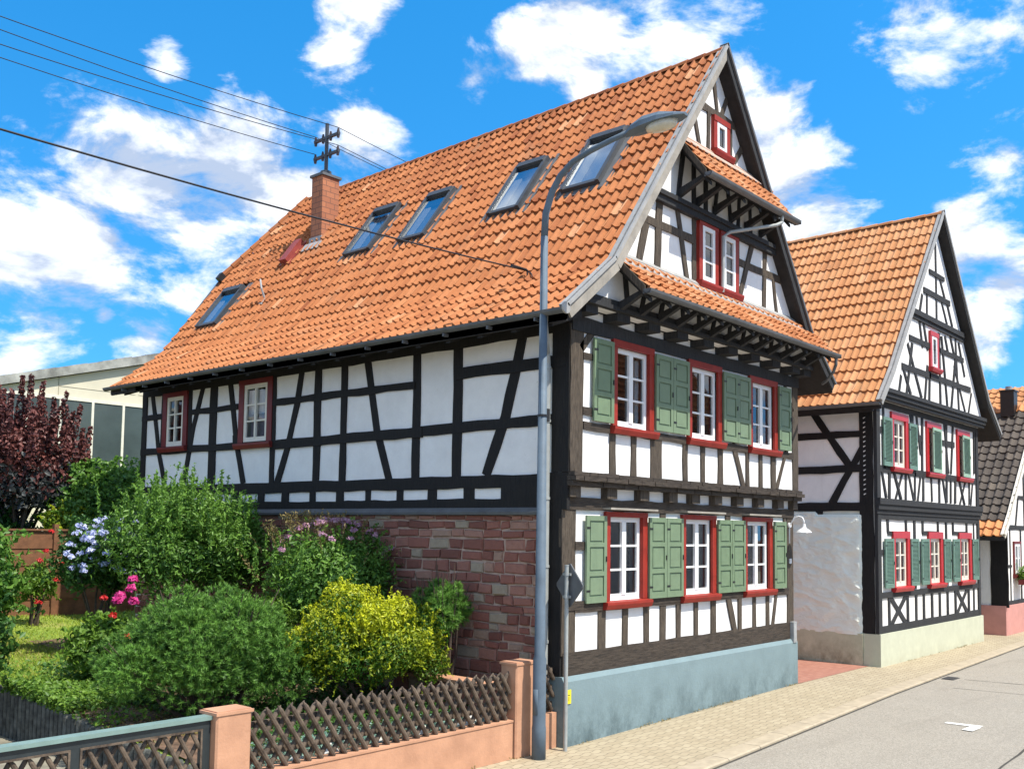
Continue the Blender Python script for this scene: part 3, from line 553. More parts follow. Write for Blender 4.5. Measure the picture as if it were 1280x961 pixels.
mb=MB(); mb.prism([(-.05,-.09,-.2),(-.05,-.09,.93),(-.05,-.05,1.0),(-.05,.02,1.0),(-.05,.02,-.2)],(7.72,0,0)); mb.box(-.05,.02,.021,.38,-.2,.995); mb.box(7.5,7.67,.021,12,-.2,.9); part('plinth',mb,['plinth_blue'],H)
# windows and shutters of the front
sg=shutter_mesh(.52,1.32,'green_paint'); su=shutter_mesh(.52,1.27,'green_paint')
curtG=[[(-.36,-.26,.1,1.2,0),(.1,.2,.1,1.2,0)],[(-.38,-.2,.1,1.2,0),(.1,.3,.1,1.2,0)],[(-.38,-.24,.1,1.2,0),(.2,.38,.1,1.2,0)]]
for i,c in enumerate(WX):
    casing_window(H,Vector((c,0,2.05))-H.location,0,w0,1.3,.13,'red_paint',top=.08,curtain=curtG[i],cap=True)
    casing_window(H,Vector((c,-.12,4.77))-H.location,0,w0,1.25,.13,'red_paint',top=.11,curtain=[(-.38,-.28,.1,1.15,1),(.28,.38,.1,1.15,1)] if i==0 else None)
    for s_ in (-1,1):
        x=c-.60-.52 if s_<0 else c+.60
        if s_>0: 
            put('shutter',sg,H,Vector((x,-.05,2.04))-H.location,0); put('shutter',su,H,Vector((x,-.17,4.79))-H.location,0)
        else:
            a=put('shutter',sg,H,Vector((x,-.05,2.04))-H.location,0); b=put('shutter',su,H,Vector((x,-.17,4.79))-H.location,0)
# gable windows
for x in (3.5,4.24): casing_window(H,Vector((x,-.40,7.46))-H.location,0,.42,.98,.12,'red_paint',rows=3,cols=1,recess=.0,shallow=True,top=.10,frame=.08)
casing_window(H,Vector((3.97,-.40,9.93))-H.location,0,.34,.52,.12,'red_paint',rows=1,cols=1,recess=.0,shallow=True,top=.10,frame=.07)
for (yc,w,h,z) in ((10.95,.70,1.10,4.88),(7.87,.82,1.18,4.82)): casing_window(H,Vector((0,yc,z))-H.location,-math.pi/2,w,h,.17,'dark_red','cream_paint',rows=3,recess=.02,top=.1,frame=.085,mull=.05,curtain=[(-w/2+.1,w/2-.1,.1,h*.45,2),(-w/2+.1,w/2-.1,h*.5,h-.1,1)] if yc<9 else [(-w/2+.1,-w/2+.2,.1,h-.1,1)])  # side casings take a darker red than the front ones
# roof of the main house
YF,YB=-.62,12.55
def hipy(z): return YB-max(0,(z-9.4)/(11.72-9.4))*1.05
SKY=[(1.75,2.62,6.48,7.34),(1.72,2.58,4.81,5.60),(1.74,2.60,2.38,3.15),(1.80,2.70,.64,1.48),(.92,1.67,10.85,11.7)]
def keepL(pr):
    def k(u,s):
        p=pr.at(s)[0]
        if pr is RL and any(a+.0<p.x<b+.04 and c-.07<u<d+.07 for a,b,c,d in SKY): return False
        return u<hipy(p.y)
    return k
def tintr(u,s):
    b=.55-.035*s; t_=random.gauss(b,.12)
    return min(.9,max(0,t_)) if random.random()>.025 else random.choice([0,.97])
sg_=.012
roof=roof_slope(H,RL,YF+.03,YB,'tile_orange',-1,.18,.35,keepL(RL),sg_,tint=tintr); ro=part('roof_tiles',roof,['tile_orange'],H)
roof=roof_slope(H,RR,YF+.03,YB,'tile_orange',1,.18,.35,keepL(RR),sg_,tint=tintr); part('roof_tiles',roof,['tile_orange'],H)
mb=MB(); zr=lambda y:11.72-sg_*(y-YF)
for pr in (RL,RR):   # boarding under the tiles
    sgn=1 if pr is RL else -1; th=.13
    for ya,yb in ((YF+.02,11.45),):
        P=pr.p; V=[]
        for y in (ya,yb):
            for k,p in enumerate(P):
                dz=-sg_*(y-YF)*(k/2 if k else 0); V+=[(p.x,y,p.y+dz-.012),(p.x,y,p.y+dz-th)]
        mb.add(V,[(0,2,3,1),(2,4,5,3),(6,7,9,8),(8,9,11,10),(0,6,8,2),(2,8,10,4),(1,3,9,7),(3,5,11,9),(0,1,7,6)])
    q2=pr.at(pr.len*.62)[0]
    z94=9.4; s94=pr.len*(9.4-7.13)/(11.72-7.13)
    xk=P[1].x+(P[2].x-P[1].x)*(9.4-P[1].y)/(P[2].y-P[1].y)
    e=.15
    V=[(P[0].x,11.45,P[0].y-.02),(P[0].x,YB,P[0].y-.02),(P[1].x,11.45,P[1].y-.02-e),(P[1].x,YB,P[1].y-.02-e),(xk,11.45,9.4-.02-e),(xk,YB,9.4-.02-e),(P[2].x,11.45,11.55-e)]
    mb.add(V,[(0,1,3,2),(2,3,5,4),(4,5,6)]); mb.add([(x_,y_,z_-.08) for x_,y_,z_ in V],[(0,2,3,1),(2,4,5,3),(4,6,5)])
part('roof_boarding',mb,['wood_soffit'],H)
mb=MB(); # half hip
a=Vector((2.08,YB,9.3));b=Vector((5.52,YB,9.3));c_=Vector((3.8,11.5,11.58)); nn=((b-a).cross(c_-a)).normalized(); nn=nn if nn.y>0 else -nn
def hb(u,s): 
    f=s/(c_-(a+b)/2).length; m_=(a+b)/2; p=m_.lerp(c_,f); return Vector((u,p.y-.06,p.z-.04))
HL=(c_-(a+b)/2).length
tiles(mb,hb,lambda s:nn,None,2.08,5.52,HL,.205,.335,lambda u,s:abs(u-3.8)<1.72*(1-s/HL)-.06,0)
part('half_hip_tiles',mb,['tile_orange'],H)
for sx in (-1,1):
    mb=MB(); p=Vector((3.8+sx*1.74,YB-.0,9.40)); q_=Vector((3.8,11.5,11.62)); n=9
    for i in range(n): mb.tube([p.lerp(q_,i/n),p.lerp(q_,(i+1.06)/n)],[.085,.07],9,t=random.uniform(.1,.6))
    part('hip_cap',mb,['tile_orange'],H)
mb=MB()
n=34
for i in range(n):   # ridge tiles
    ya=YF+.04+(11.5-YF)*i/n; yb=YF+.04+(11.5-YF)*(i+1)/n+.03; vs=[]
    for y,r_ in ((ya,.125),(yb,.108)):
        for k in range(7): th=math.pi*k/6; vs.append((3.8+r_*math.cos(th),y,zr(y)-.05+r_*math.sin(th)*.9))
    mb.add(vs,[(k,k+1,8+k,7+k) for k in range(6)]+[(0,1,2,3,4,5,6)],0,random.uniform(0,.35))
part('ridge_tiles',mb,['tile_orange'],H)
# verge boards on the street gable
for sgn,pr in ((1,RL),(-1,RR)):
    mb=MB(); P=pr.p; ins=.12 if sgn>0 else .10
    for (p,q_) in ((P[0],P[1]),(P[1],P[2])):
        d=(q_-p).normalized(); nrm_=Vector((-d.y,d.x)); nrm_=nrm_ if nrm_.y>0 else -nrm_
        a1=p+nrm_*.105;b1=q_+nrm_*.105; a2=p-nrm_*ins; b2=q_-nrm_*ins
        if q_ is P[2]: b1=Vector((3.8+sgn*-.0,q_.y+.12)); b2=Vector((3.8,q_.y-ins*1.65))
        if q_ is P[1]: pass
        y_=YF-.012 if q_ is P[2] else YF-.015
        mb.prism([(a1.x,y_,a1.y),(b1.x,y_,b1.y),(b2.x,y_,b2.y),(a2.x,y_,a2.y)],(0,.035,0),0)
        mb.prism([(a1.x,YF-.05,a1.y),(b1.x,YF-.05,b1.y),(b1.x-nrm_.x*.05,YF-.05,b1.y-nrm_.y*.05),(a1.x-nrm_.x*.05,YF-.05,a1.y-nrm_.y*.05)],(0,.16,0),1)
    part('verge_board',mb,['grey_board','zinc'] if sgn>0 else ['timber_black2','dark_zinc'],H)
mb=MB()
for pr in (RL,):
    pass
for y in [YB]:
    P=RL.p
    mb.prism([(P[0].x,y,P[0].y+.03),(P[1].x,y,P[1].y+.04),(2.08,y,9.44),(2.2,y,9.25),(P[1].x+.06,y,P[1].y-.17),(P[0].x,y,P[0].y-.12)],(0,.03,0))
part('rear_verge_board',mb,['dark_zinc'],H)
# eave gutter, fascia, rafter tails
mb=MB(); mb.half((-.80,YF-.02,6.225),(-.80,YB+.12,6.225),.075); 
for i in range(14): mb.box(-.83,-.70,YF+.5+i*.92,YF+.53+i*.92,6.10,6.15)
g_=part('gutter',mb,['dark_zinc'],H,smooth=False)
mb=MB(); mb.tube([(-.80,YF-.05,6.22),(-.80,YF-.02,6.22)],.085,14); part('end_cap',mb,['zinc'],g_)
mb=MB(); mb.box(-.72,-.69,YF+.02,YB,6.06,6.19)
for i in range(19): y=YF+.3+i*.68; mb.prism([(-.68,y,6.12),(.02,y,6.42),(.02,y,6.28),(-.68,y,6.02)],(0,.1,0))
part('eave_soffit',mb,['wood_soffit'],H)
mb=MB(); mb.tube([(-.78,-.25,6.16),(-.72,-.2,6.02),(-.2,.18,5.78),(-.13,.22,5.6),(-.13,.22,.9)],.055,12)
for z in (5.55,4.75,3.6,2.6,1.5): mb.tube([(-.13,.22,z-.02),(-.13,.22,z+.02)],.066,12)
part('downpipe',mb,['galvanised'],H,smooth=False)
# pent roofs on the gable
def pent(x0,x1,z0,z1,label):
    y0_,y1_=-1.0,-.40; L=math.hypot(y1_-y0_,z1-z0)
    mb=MB(); d=Vector((0,(y1_-y0_)/L,(z1-z0)/L)); nn=Vector((0,-d.z,d.y))
    tiles(mb,lambda u,s:Vector((u,y0_,z0))+d*s,lambda s:nn,None,x0,x1,L,.20,.24,None,0,.8,tint=lambda u,s:random.uniform(.4,1))
    o=part('pent_roof',mb,['tile_orange'],H,label=label)
    m2=MB(); m2.prism([(x0,y0_,z0-.008),(x0,y1_,z1-.008),(x0,y1_,z1-.07),(x0,y0_,z0-.07)],(x1-x0,0,0),0)
    part('boarding',m2,['wood_soffit'],o)
    for xe in (x0-.03,x1+.005): m2=MB(); m2.prism([(xe,y0_-.02,z0-.08),(xe,y0_-.02,z0+.06),(xe,y1_,z1+.055),(xe,y1_,z1-.08)],(.025,0,0)); part('end_board',m2,['timber_weathered'],o)
    m2=MB(); m2.half((x0-.05,y0_-.07,z0+.0),(x1+.08,y0_-.07,z0+.0),.075); m2.box(x0-.05,x0-.045,y0_-.14,y0_,z0-.07,z0+.0); m2.box(x1+.075,x1+.08,y0_-.14,y0_,z0-.07,z0)
    part('gutter',m2,['dark_zinc'],o)
    m2=MB(); m2.prism([(x0,-.44,z1-.03),(x0,-.47,z1+.015),(x0,-.39,z1+.10),(x0,-.39,z1-.03)],(x1-x0,0,0)); m2.prism([(x0,-.60,z1-.155),(x0,-.60,z1-.135),(x0,-.44,z1+.035),(x0,-.44,z1+.01)],(x1-x0,0,0)); part('flashing',m2,['zinc' if x0<1 else 'mortar'],o)
    n=int((x1-x0)/.56)
    for i in range(n+1):
        x=x0+.12+(x1-x0-.3)*i/n; m3=MB(); m3.prism([(x,-.40,z0-.10),(x,-.40,z0-.24),(x,y0_+.10,z0+.0),(x,y0_+.12,z0+.055)],(.09,0,0)); m3.prism([(x+.003,y0_,z0-.085),(x+.003,-.37,z1-.085),(x+.003,-.37,z1-.17),(x+.003,y0_,z0-.15)],(.084,0,0)); part('bracket',m3,['timber_black2'],o)
    return o
pl=pent(.64,7.42,6.70,7.34,'lower, longer pent roof across the gable'); pu=pent(2.42,5.62,8.98,9.80,'upper, shorter pent roof high on the gable')
mb=MB(); mb.tube([(5.05,-1.07,8.93),(5.05,-1.06,8.80),(4.9,-1.02,8.72),(4.0,-.58,8.46),(3.87,-.52,8.36),(3.87,-.50,7.36)],.032,10); part('gable_downpipe',mb,['galvanised'],H)
mb=MB(); mb.tube([(7.40,-1.07,6.65),(7.42,-1.06,6.5),(7.47,-.98,6.36),(7.60,-.78,6.22),(7.78,-.62,6.20)],.03,8); part('gable_downpipe',mb,['dark_zinc'],H)
# white coves left and right of pent roofs are the gable plaster itself. Skylights
dirs=(RL.p[2]-RL.p[1]).normalized(); nr=Vector((-dirs.y,0,dirs.x)); ud=Vector((dirs.x,0,dirs.y)); yd=Vector((0,1,0))
def on_roof(x,y,h=0): 
    z=7.13+(x-.45)*dirs.y/dirs.x; s=1.5+ (x-.45)/dirs.x; return Vector((x,y,z-sg_*(y-YF)*s/RL.len))+nr*h
def skylight(x0,x1,y0,y1,lab=None):
    c=on_roof((x0+x1)/2,(y0+y1)/2); L=(x1-x0)/dirs.x/2; Wd=(y1-y0)/2; f=.075
    m=MB()
    m.obox(c+yd*(Wd-f/2)+nr*.07,ud*L,yd*f/2,nr*.075); m.obox(c-yd*(Wd-f/2)+nr*.07,ud*L,yd*f/2,nr*.075)
    m.obox(c-ud*(L-f/2)+nr*.062,ud*f/2,yd*(Wd-f),nr*.065); m.obox(c+ud*(L-f*.9)+nr*.085,ud*f*.9,yd*(Wd-f+.02),nr*.085)
    o=part('skylight',m,['anthracite'],H,label=lab)
    g=MB(); q=c+nr*.105; a=ud*(L-f);b=yd*(Wd-f); g.add([q-a-b,q+a-b,q+a+b,q-a+b],[(0,3,2,1)]); part('pane',g,['roof_glass'],o)
    g=MB(); q=c+nr*.035; g.add([q-a-b,q+a-b,q+a+b,q-a+b],[(0,3,2,1)]); part('interior',g,['attic_room'],o)
    g=MB(); q=c+yd*(Wd-f)*.55+nr*.06-ud*.10; g.obox(q,ud*(L-f-.10),yd*(Wd-f)*.30,nr*.012); q=c-ud*(L-f-.05)+nr*.05; g.obox(q,ud*.05,yd*(Wd-f),nr*.012); g.obox(c+ud*(L*.62)+nr*.065,ud*L*.22,yd*(Wd-f),nr*.01,1); part('blind',g,['cream_paint','black_metal'],o)
    g=MB(); g.obox(c-ud*(L+.07)+nr*.035,ud*.07,yd*(Wd+.06),nr*.012); g.obox(c+yd*(Wd+.085)+nr*.035,ud*(L+.12),yd*.085,nr*.02); g.obox(c-yd*(Wd+.085)+nr*.035,ud*(L+.12),yd*.085,nr*.02); part('flashing',g,['dark_zinc'],o)
for a in SKY: skylight(*a)
# chimney with red flue box
def wall_at(x): return on_roof(x,0).z
mb=MB(); mb.box(2.37,2.85,9.02,9.42,9.3,11.28); ch=part('chimney',mb,['brick_clinker'],H)
mb=MB(); mb.box(2.33,2.89,8.98,9.46,11.28,11.34); part('chimney_cap',mb,['dark_zinc'],ch)
mb=MB(); mb.box(2.345,2.875,8.995,9.445,9.5,9.84); mb.obox(on_roof(2.27,9.2,.06),ud*.12,yd*.3,nr*.012); part('flashing',mb,['lead'],ch)
mb=MB(); c=on_roof(2.22,9.80,.10); mb.obox(c,ud*.36,yd*.13,nr*.09); mb.obox(c-nr*.04,ud*.40,yd*.20,nr*.01); part('roof_hatch',mb,['flue_red'],H,label='dark red metal box lying on the tiles beside the chimney')
mb=MB(); mb.tube([on_roof(1.25,9.5,.02),on_roof(1.33,9.5,.25),on_roof(1.45,9.6,.36)],.022,6); mb.obox(on_roof(1.2,9.5,.05),ud*.09,yd*.05,nr*.015); part('roof_bracket',mb,['lead'],H)
mb=MB(); mb.obox(on_roof(2.07,12.5,.12),ud*.10,yd*.06,nr*.09); part('vent_cowl',mb,['black_metal'],H)
# yellow marker and meter box
mb=MB(); mb.box(.0,.11,-.104,-.096,.62,.82); mb.box(.035,.08,-.107,-.104,.74,.75,1); mb.box(.05,.06,-.107,-.104,.66,.72,1)
o=part('marker_plate',mb,['yellow_paint','black_paint']); tag(o,'small yellow marker plate on the corner of the blue plinth','sign')
mb=MB(); mb.box(7.46,7.6,-.105,-.01,.93,1.33); mb.box(7.45,7.61,-.11,-.005,1.33,1.345); mb.box(7.47,7.59,-.109,-.105,.95,1.31); part('meter_box',mb,['lead'],H)
mb=MB(); mb.box(7.44,7.5,-.05,-.02,2.52,2.62); mb.box(7.45,7.49,-.056,-.05,2.54,2.60); part('doorbell',mb,['white_enamel'],H)
# the wall lamp hung on the street corner post
L_=thing('wall_lamp','small white gooseneck barn lamp on the right corner post beside the passage','lamp',(7.45,-.02,3.3))
mb=MB(); mb.tube([(7.44,-.02,3.30),(7.44,-.06,3.30)],.05,12); mb.box(7.435,7.45,-.045,-.02,2.93,3.25); part('wall_plate',mb,['white_enamel'],L_)
mb=MB(); mb.tube([(7.44,-.06,3.30),(7.44,-.09,3.37),(7.45,-.14,3.45),(7.46,-.22,3.48),(7.47,-.30,3.46),(7.48,-.33,3.39),(7.48,-.33,3.30)],.014,8); part('arm',mb,['white_enamel'],L_,smooth=True)
mb=MB(); mb.tube([(7.48,-.33,3.33),(7.48,-.33,3.27),(7.48,-.33,3.24),(7.48,-.33,3.19),(7.48,-.33,3.155)],[.03,.038,.055,.13,.155],18,cap=False); part('lamp_shade',mb,['white_enamel'],L_)
# ------------------------------------------------------------------ second house
H2=thing('half_timbered_house','middle half-timbered house with grey-green louvred shutters and pale green plinth','house',(15.3,5,.1))
RL2=Prof([(10.72,6.12),(11.55,6.98),(15.3,11.65)]); RR2=Prof([(20.25,6.12),(19.05,6.98),(15.3,11.65)])
W2=[12.84,15.34,17.84]; y2=-.34
mb=MB(); wall_grid(mb,'y',y2,11.35,19.2,.85,6.3,[(c-.4,c+.4,1.9,3.05) for c in W2]+[(c-.4,c+.4,4.78,5.93) for c in W2])
gable_poly(mb,-.5,[(11.35,6.3),(19.25,6.3),(19.25,6.5),(18.95,6.85),(15.3,11.42),(11.6,6.85),(11.35,6.55)],.2)
mb.box(11.35,11.55,-.12,10,3.7,6.4); mb.box(19.0,19.199,-.12,10,0,6.4); part('wall',mb,['plaster'],H2)
# rough plastered side wall with hand-thrown folds
mb=MB(); ny,nz=110,90; vs=[]
from mathutils import noise as mn
for j in range(nz+1):
    for i in range(ny+1):
        y=-.04+i*.05; z=.80+j*2.86/nz; top=3.60 if y>1.08 else 3.60-.0
        if 1.06<y: top=3.70
        zz=min(z,top); w_=max(0,1-abs((y-.8)/2.2)**4)
        p=Vector((y*2.2+.35*mn.noise(Vector((y*2,zz*2,3))),zz*3.6,1.3)); f=mn.ridged_multi_fractal(p,1.0,2.1,3,1.0,2.0)
        edge=min(1,(i)/2.5,(top-zz)/.08+.15); ex=(.012+.036*f)*max(0,min(1,edge))+.035*min(1,i/1.5)
        vs.append((11.35-ex,y,zz))
fs=[(j*(ny+1)+i,(j+1)*(ny+1)+i,(j+1)*(ny+1)+i+1,j*(ny+1)+i+1) for j in range(nz) for i in range(ny)]
mb.add(vs,fs); mb.box(11.345,11.5,-.04,10,.1,3.7); part('rough_render',mb,['rough_plaster'],H2)
mb=MB(); mb.box(11.30,19.26,-.42,-.02,-.1,.84); mb.box(19.0,19.26,-.02,9,-.1,.8); part('plinth',mb,['plinth_beige'],H2)
mb=MB(); mb.box(11.27,11.36,-.015,9.5,-.1,.83); mb.prism([(11.27,-.015,.83),(11.35,-.015,.87),(11.36,-.015,.83)],(0,9.5,0)); part('side_plinth',mb,['plinth_dirty'],H2)
mb=MB(); A='y'
HB=[(12.05,.96,12.03,1.7,.13),(13.28,.96,13.27,1.7,.13),(13.87,.96,13.87,1.7,.13),(14.43,.96,14.43,1.7,.13),(15.05,.96,15.05,1.7,.13),(15.65,.96,15.65,1.7,.13),(16.29,.96,16.29,1.7,.13),(16.95,.96,16.95,1.7,.13),(18.13,.96,18.13,1.7,.13),(18.63,.96,18.63,1.7,.13),(13.15,.98,12.12,1.66,.15),(12.14,.98,13.17,1.66,.13),(18.01,.98,17.06,1.66,.15),(17.06,.98,18.02,1.66,.12),
(12.02,3.2,12.0,3.55,.12),(13.24,3.2,13.22,3.55,.12),(13.83,1.8,13.82,3.55,.13),(14.42,3.2,14.42,3.55,.11),(15.6,3.2,15.6,3.55,.11),(16.27,1.8,16.26,3.55,.12),(16.84,3.2,16.84,3.55,.11),(18.05,3.2,18.04,3.55,.11),(18.72,1.8,18.72,3.5,.1),(12.0,3.17,13.25,3.17,.1),(14.4,3.19,15.62,3.19,.1),(16.8,3.2,18.1,3.2,.1),(11.5,2.72,12.0,2.72,.12)]
beams(mb,HB,A,y2,.02,.006)
beams(mb,[(11.42,1.72,19.1,1.70,.14),(11.35,.93,19.2,.93,.17),(11.35,3.56,19.2,3.56,.14)],A,y2,.03,.006)
beams(mb,[(11.43,.85,11.43,6.2,.22),(19.1,.85,19.1,6.2,.2)],A,y2,.032,.006)
U2=[(11.68,4.62,11.94,4.0,.09),(12.16,4.65,12.13,4.0,.12),(12.45,4.65,12.93,3.99,.09),(13.05,4.65,12.55,4.0,.09),(13.27,4.64,13.25,4.0,.12),(13.48,4.65,13.82,4.0,.1),(13.93,4.71,13.89,4.01,.11),(14.35,4.69,14.09,3.99,.09),(14.54,4.7,14.51,4.01,.12),(15.14,4.65,15.17,4.01,.09),(15.77,4.69,15.76,4,.12),(16.04,4.7,16.31,4.02,.09),(16.39,4.72,16.35,4.02,.12),(16.73,4.69,16.69,4.01,.09),(17.12,4.67,17.07,4.02,.12),(17.45,4.68,17.92,4.0,.09),(18.05,4.68,17.5,4.0,.09),(18.4,4.66,18.36,4.02,.12),(18.72,4.7,18.5,4.02,.09),
(11.82,6.2,11.86,4.7,.1),(13.62,6.2,13.92,5.5,.1),(13.81,6.2,13.82,4.7,.1),(14.08,6.2,14.37,5.2,.1),(14.52,6.2,14.46,4.74,.13),(13.9,5.4,13.7,4.75,.09),(16.25,6.2,16.55,4.81,.1),(16.43,6.2,16.39,4.8,.11),(17.0,6.2,16.76,4.82,.1),(18.9,6.21,18.85,4.93,.1),(13.53,5.6,14.44,5.61,.16),(16.1,5.63,17.11,5.64,.16),(11.5,5.61,12.0,5.6,.14),(11.5,4.68,19.1,4.72,.16)]
beams(mb,U2,A,y2,.02,.006)
beams(mb,[(11.35,6.22,19.2,6.22,.14)],A,y2,.03,.006)
for z0,z1,o_ in [(3.62,3.72,.06),(3.722,3.84,.10),(3.842,3.985,.13)]: mb.box(11.25,19.27,y2-o_,y2,z0,z1)
for z0,z1,o_ in [(6.28,6.36,.05),(6.362,6.46,.09),(6.462,6.56,.13)]: mb.box(11.3,19.25,-.5-o_,-.45,z0,z1)
G=[(12.94,6.55,13.41,7.91,.12),(14.03,6.6,13.08,7.86,.1),(13.25,6.6,12.75,7.2,.1),(14.27,6.6,14.5,7.5,.1),(14.6,6.6,14.67,7.4,.1),(15.48,6.6,15.45,8.5,.11),(16.04,6.6,15.65,8.45,.1),(16.37,6.6,16.81,8.04,.1),(17.04,6.6,16.84,8.55,.12),(17.60,6.6,16.68,7.8,.09),(17.9,6.6,18.2,7.2,.09),(12.45,6.6,12.6,7.0,.1),(14.17,7.91,13.95,8.6,.1),(14.25,8.6,14.55,7.9,.1),(15.94,8.5,16.21,8.02,.1),(16.4,8.55,16.75,8.01,.1),(17.1,8.5,17.6,7.6,.09),(12.65,7.24,18.1,7.28,.15),(13.2,8.03,17.5,8.05,.13),(14.3,9.45,16.4,9.46,.15),(14.75,10.03,15.95,10.04,.12),(14.57,9.47,14.54,8.84,.11),(15.3,10.9,15.3,8.84,.11),(15.71,9.41,16.16,8.84,.09),(15.6,10.0,16.0,9.52,.09),(16.2,9.4,16.6,8.84,.1),(14.0,8.84,14.2,9.3,.1)]
beams(mb,G,A,-.5,.02,.006)
for z0,z1,o_ in [(8.56,8.66,.05),(8.662,8.80,.09)]:
    h=(11.42-z1)/1.24; mb.box(15.3-h,15.3+h,-.5-o_,-.5,z0,z1)
part('front_timber_frame',mb,['timber_black2'],H2)
mb=MB(); A='x'
beam(mb,[(1.2,6.1),(.28,4.75)],.17,A,11.35,.02); beam(mb,[(-.1,5.28),(.22,4.72),(.42,4.4),(.72,3.85)],.17,A,11.35,.022)
beams(mb,[(9,5.45,-.1,5.50,.16),(9,4.6,-.1,4.68,.18),(9,6.17,-.1,6.2,.2),(9,3.77,-.12,3.78,.2),(2.9,3.8,2.9,6.2,.18),(4.8,3.8,4.8,6.2,.18)],A,11.35,.03)
beam(mb,[(-.12,.85),(-.12,6.3)],.32,A,11.35,.035); mb.box(11.30,11.36,.95,1.12,3.60,3.69); part('side_timber_frame',mb,['timber_black'],H2)
# small white scallops carved and painted down the corner post
mb=MB()
for i in range(17): z=4.05+i*.112; mb.prism([(11.305,-.376,z),(11.335,-.376,z+.02),(11.335,-.376,z+.075),(11.305,-.376,z+.055)],(0,-.004,0)) if False else mb.prism([(11.300,-.07,z),(11.300,-.12,z+.03),(11.300,-.12,z+.045),(11.300,-.07,z+.03)],(-.006,0,0))
part('painted_scallops',mb,['plaster'],H2)
l2=shutter_mesh(.56,1.16,'grey_green_paint',True); l2.materials[1]=MATS['grey_green_paint']; l3=shutter_mesh(.80,1.17,'light_green_paint',True); l3.materials[1]=MATS['grey_green_paint']
for i,c in enumerate(W2):
    for (z,row) in ((1.9,0),(4.78,1)):
        casing_window(H2,Vector((c,y2,z))-H2.location,0,.8,1.15,.17,'bright_red_paint','cream_paint',rows=3,top=.17,recess=.05,frame=.09,mull=.07,curtain=[(-.3,-.1,.1,1.05,1),(.12,.3,.1,1.05,1)] if row==0 else None)
        if row==0 or i==0:
            put('shutter',l2,H2,Vector((c-.56-.58,y2-.04,z-.02))-H2.location); put('shutter',l2,H2,Vector((c+.58,y2-.04,z-.02))-H2.location)
        else:
            put('shutter',l3,H2,Vector((c-.34,y2-.10,z+.0))-H2.location,.05,label='closed light green louvred shutter')
casing_window(H2,Vector((14.98,-.51,7.5))-H2.location,0,.38,.82,.14,'bright_red_paint',rows=1,cols=1,shallow=True,recess=0,top=.12,frame=.07)
part('roof_tiles',roof_slope(H2,RL2,-.70,10.5,'tile_light',-1,.18,.43,amp=.7),['tile_light'],H2); part('roof_tiles',roof_slope(H2,RR2,-.70,10.5,'tile_light',1,.18,.43,amp=.7),['tile_light'],H2)
mb=MB()
for pr in (RL2,RR2):
    P=pr.p; V=[]
    for y in (-.72,10.5):
        for k,p in enumerate(P): V+=[(p.x,y,p.y-.012),(p.x,y,p.y-.14)]
    mb.add(V,[(0,2,3,1),(2,4,5,3),(6,7,9,8),(8,9,11,10),(0,6,8,2),(2,8,10,4),(1,3,9,7),(3,5,11,9),(0,1,7,6)])
part('roof_boarding',mb,['wood_soffit'],H2)
mb=MB()
for i in range(26):
    ya=-.7+11.2*i/26; yb=ya+11.2/26+.03; vs=[]
    for y,r_ in ((ya,.12),(yb,.10)):
        for k in range(7): th=math.pi*k/6; vs.append((15.3+r_*math.cos(th),y,11.63+r_*math.sin(th)*.9))
    mb.add(vs,[(k,k+1,8+k,7+k) for k in range(6)]+[(0,1,2,3,4,5,6)],0,random.uniform(.3,1))
part('ridge_tiles',mb,['tile_light'],H2)
def verge(parent,pr,y,cx,mats,ins=.07):
    mb=MB(); P=pr.p
    for (p,q_) in ((P[0],P[1]),(P[1],P[2])):
        d=(q_-p).normalized(); nm=Vector((-d.y,d.x)); nm=nm if nm.y>0 else -nm
        a1=p+nm*.105;b1=q_+nm*.105; a2=p-nm*ins; b2=q_-nm*ins
        if q_ is P[2]: b1=Vector((cx,q_.y+.12)); b2=Vector((cx,q_.y-ins*1.65))
        mb.prism([(a1.x,y-(.003 if q_ is P[1] else 0),a1.y),(b1.x,y-(.003 if q_ is P[1] else 0),b1.y),(b2.x,y-(.003 if q_ is P[1] else 0),b2.y),(a2.x,y-(.003 if q_ is P[1] else 0),a2.y)],(0,.035,0),0)
        mb.prism([(a1.x,y-.03,a1.y),(b1.x,y-.03,b1.y),(b1.x-nm.x*.07,y-.03,b1.y-nm.y*.07),(a1.x-nm.x*.07,y-.03,a1.y-nm.y*.07)],(0,.14,0),1)
    return part('verge_board',mb,mats,parent)
verge(H2,RL2,-.735,15.3,['zinc','zinc']); verge(H2,RR2,-.735,15.3,['timber_black2','zinc'])
mb=MB(); mb.half((10.65,-.72,6.13),(10.65,10.5,6.13),.07); part('gutter',mb,['dark_zinc'],H2)
mb=MB(); mb.box(10.74,10.77,-.7,10.5,5.99,6.1); mb.prism([(10.77,-.5,6.0),(11.36,-.5,6.35),(11.36,-.5,6.2),(10.77,-.5,5.93)],(0,11,0)); part('eave_soffit',mb,['wood_soffit'],H2)
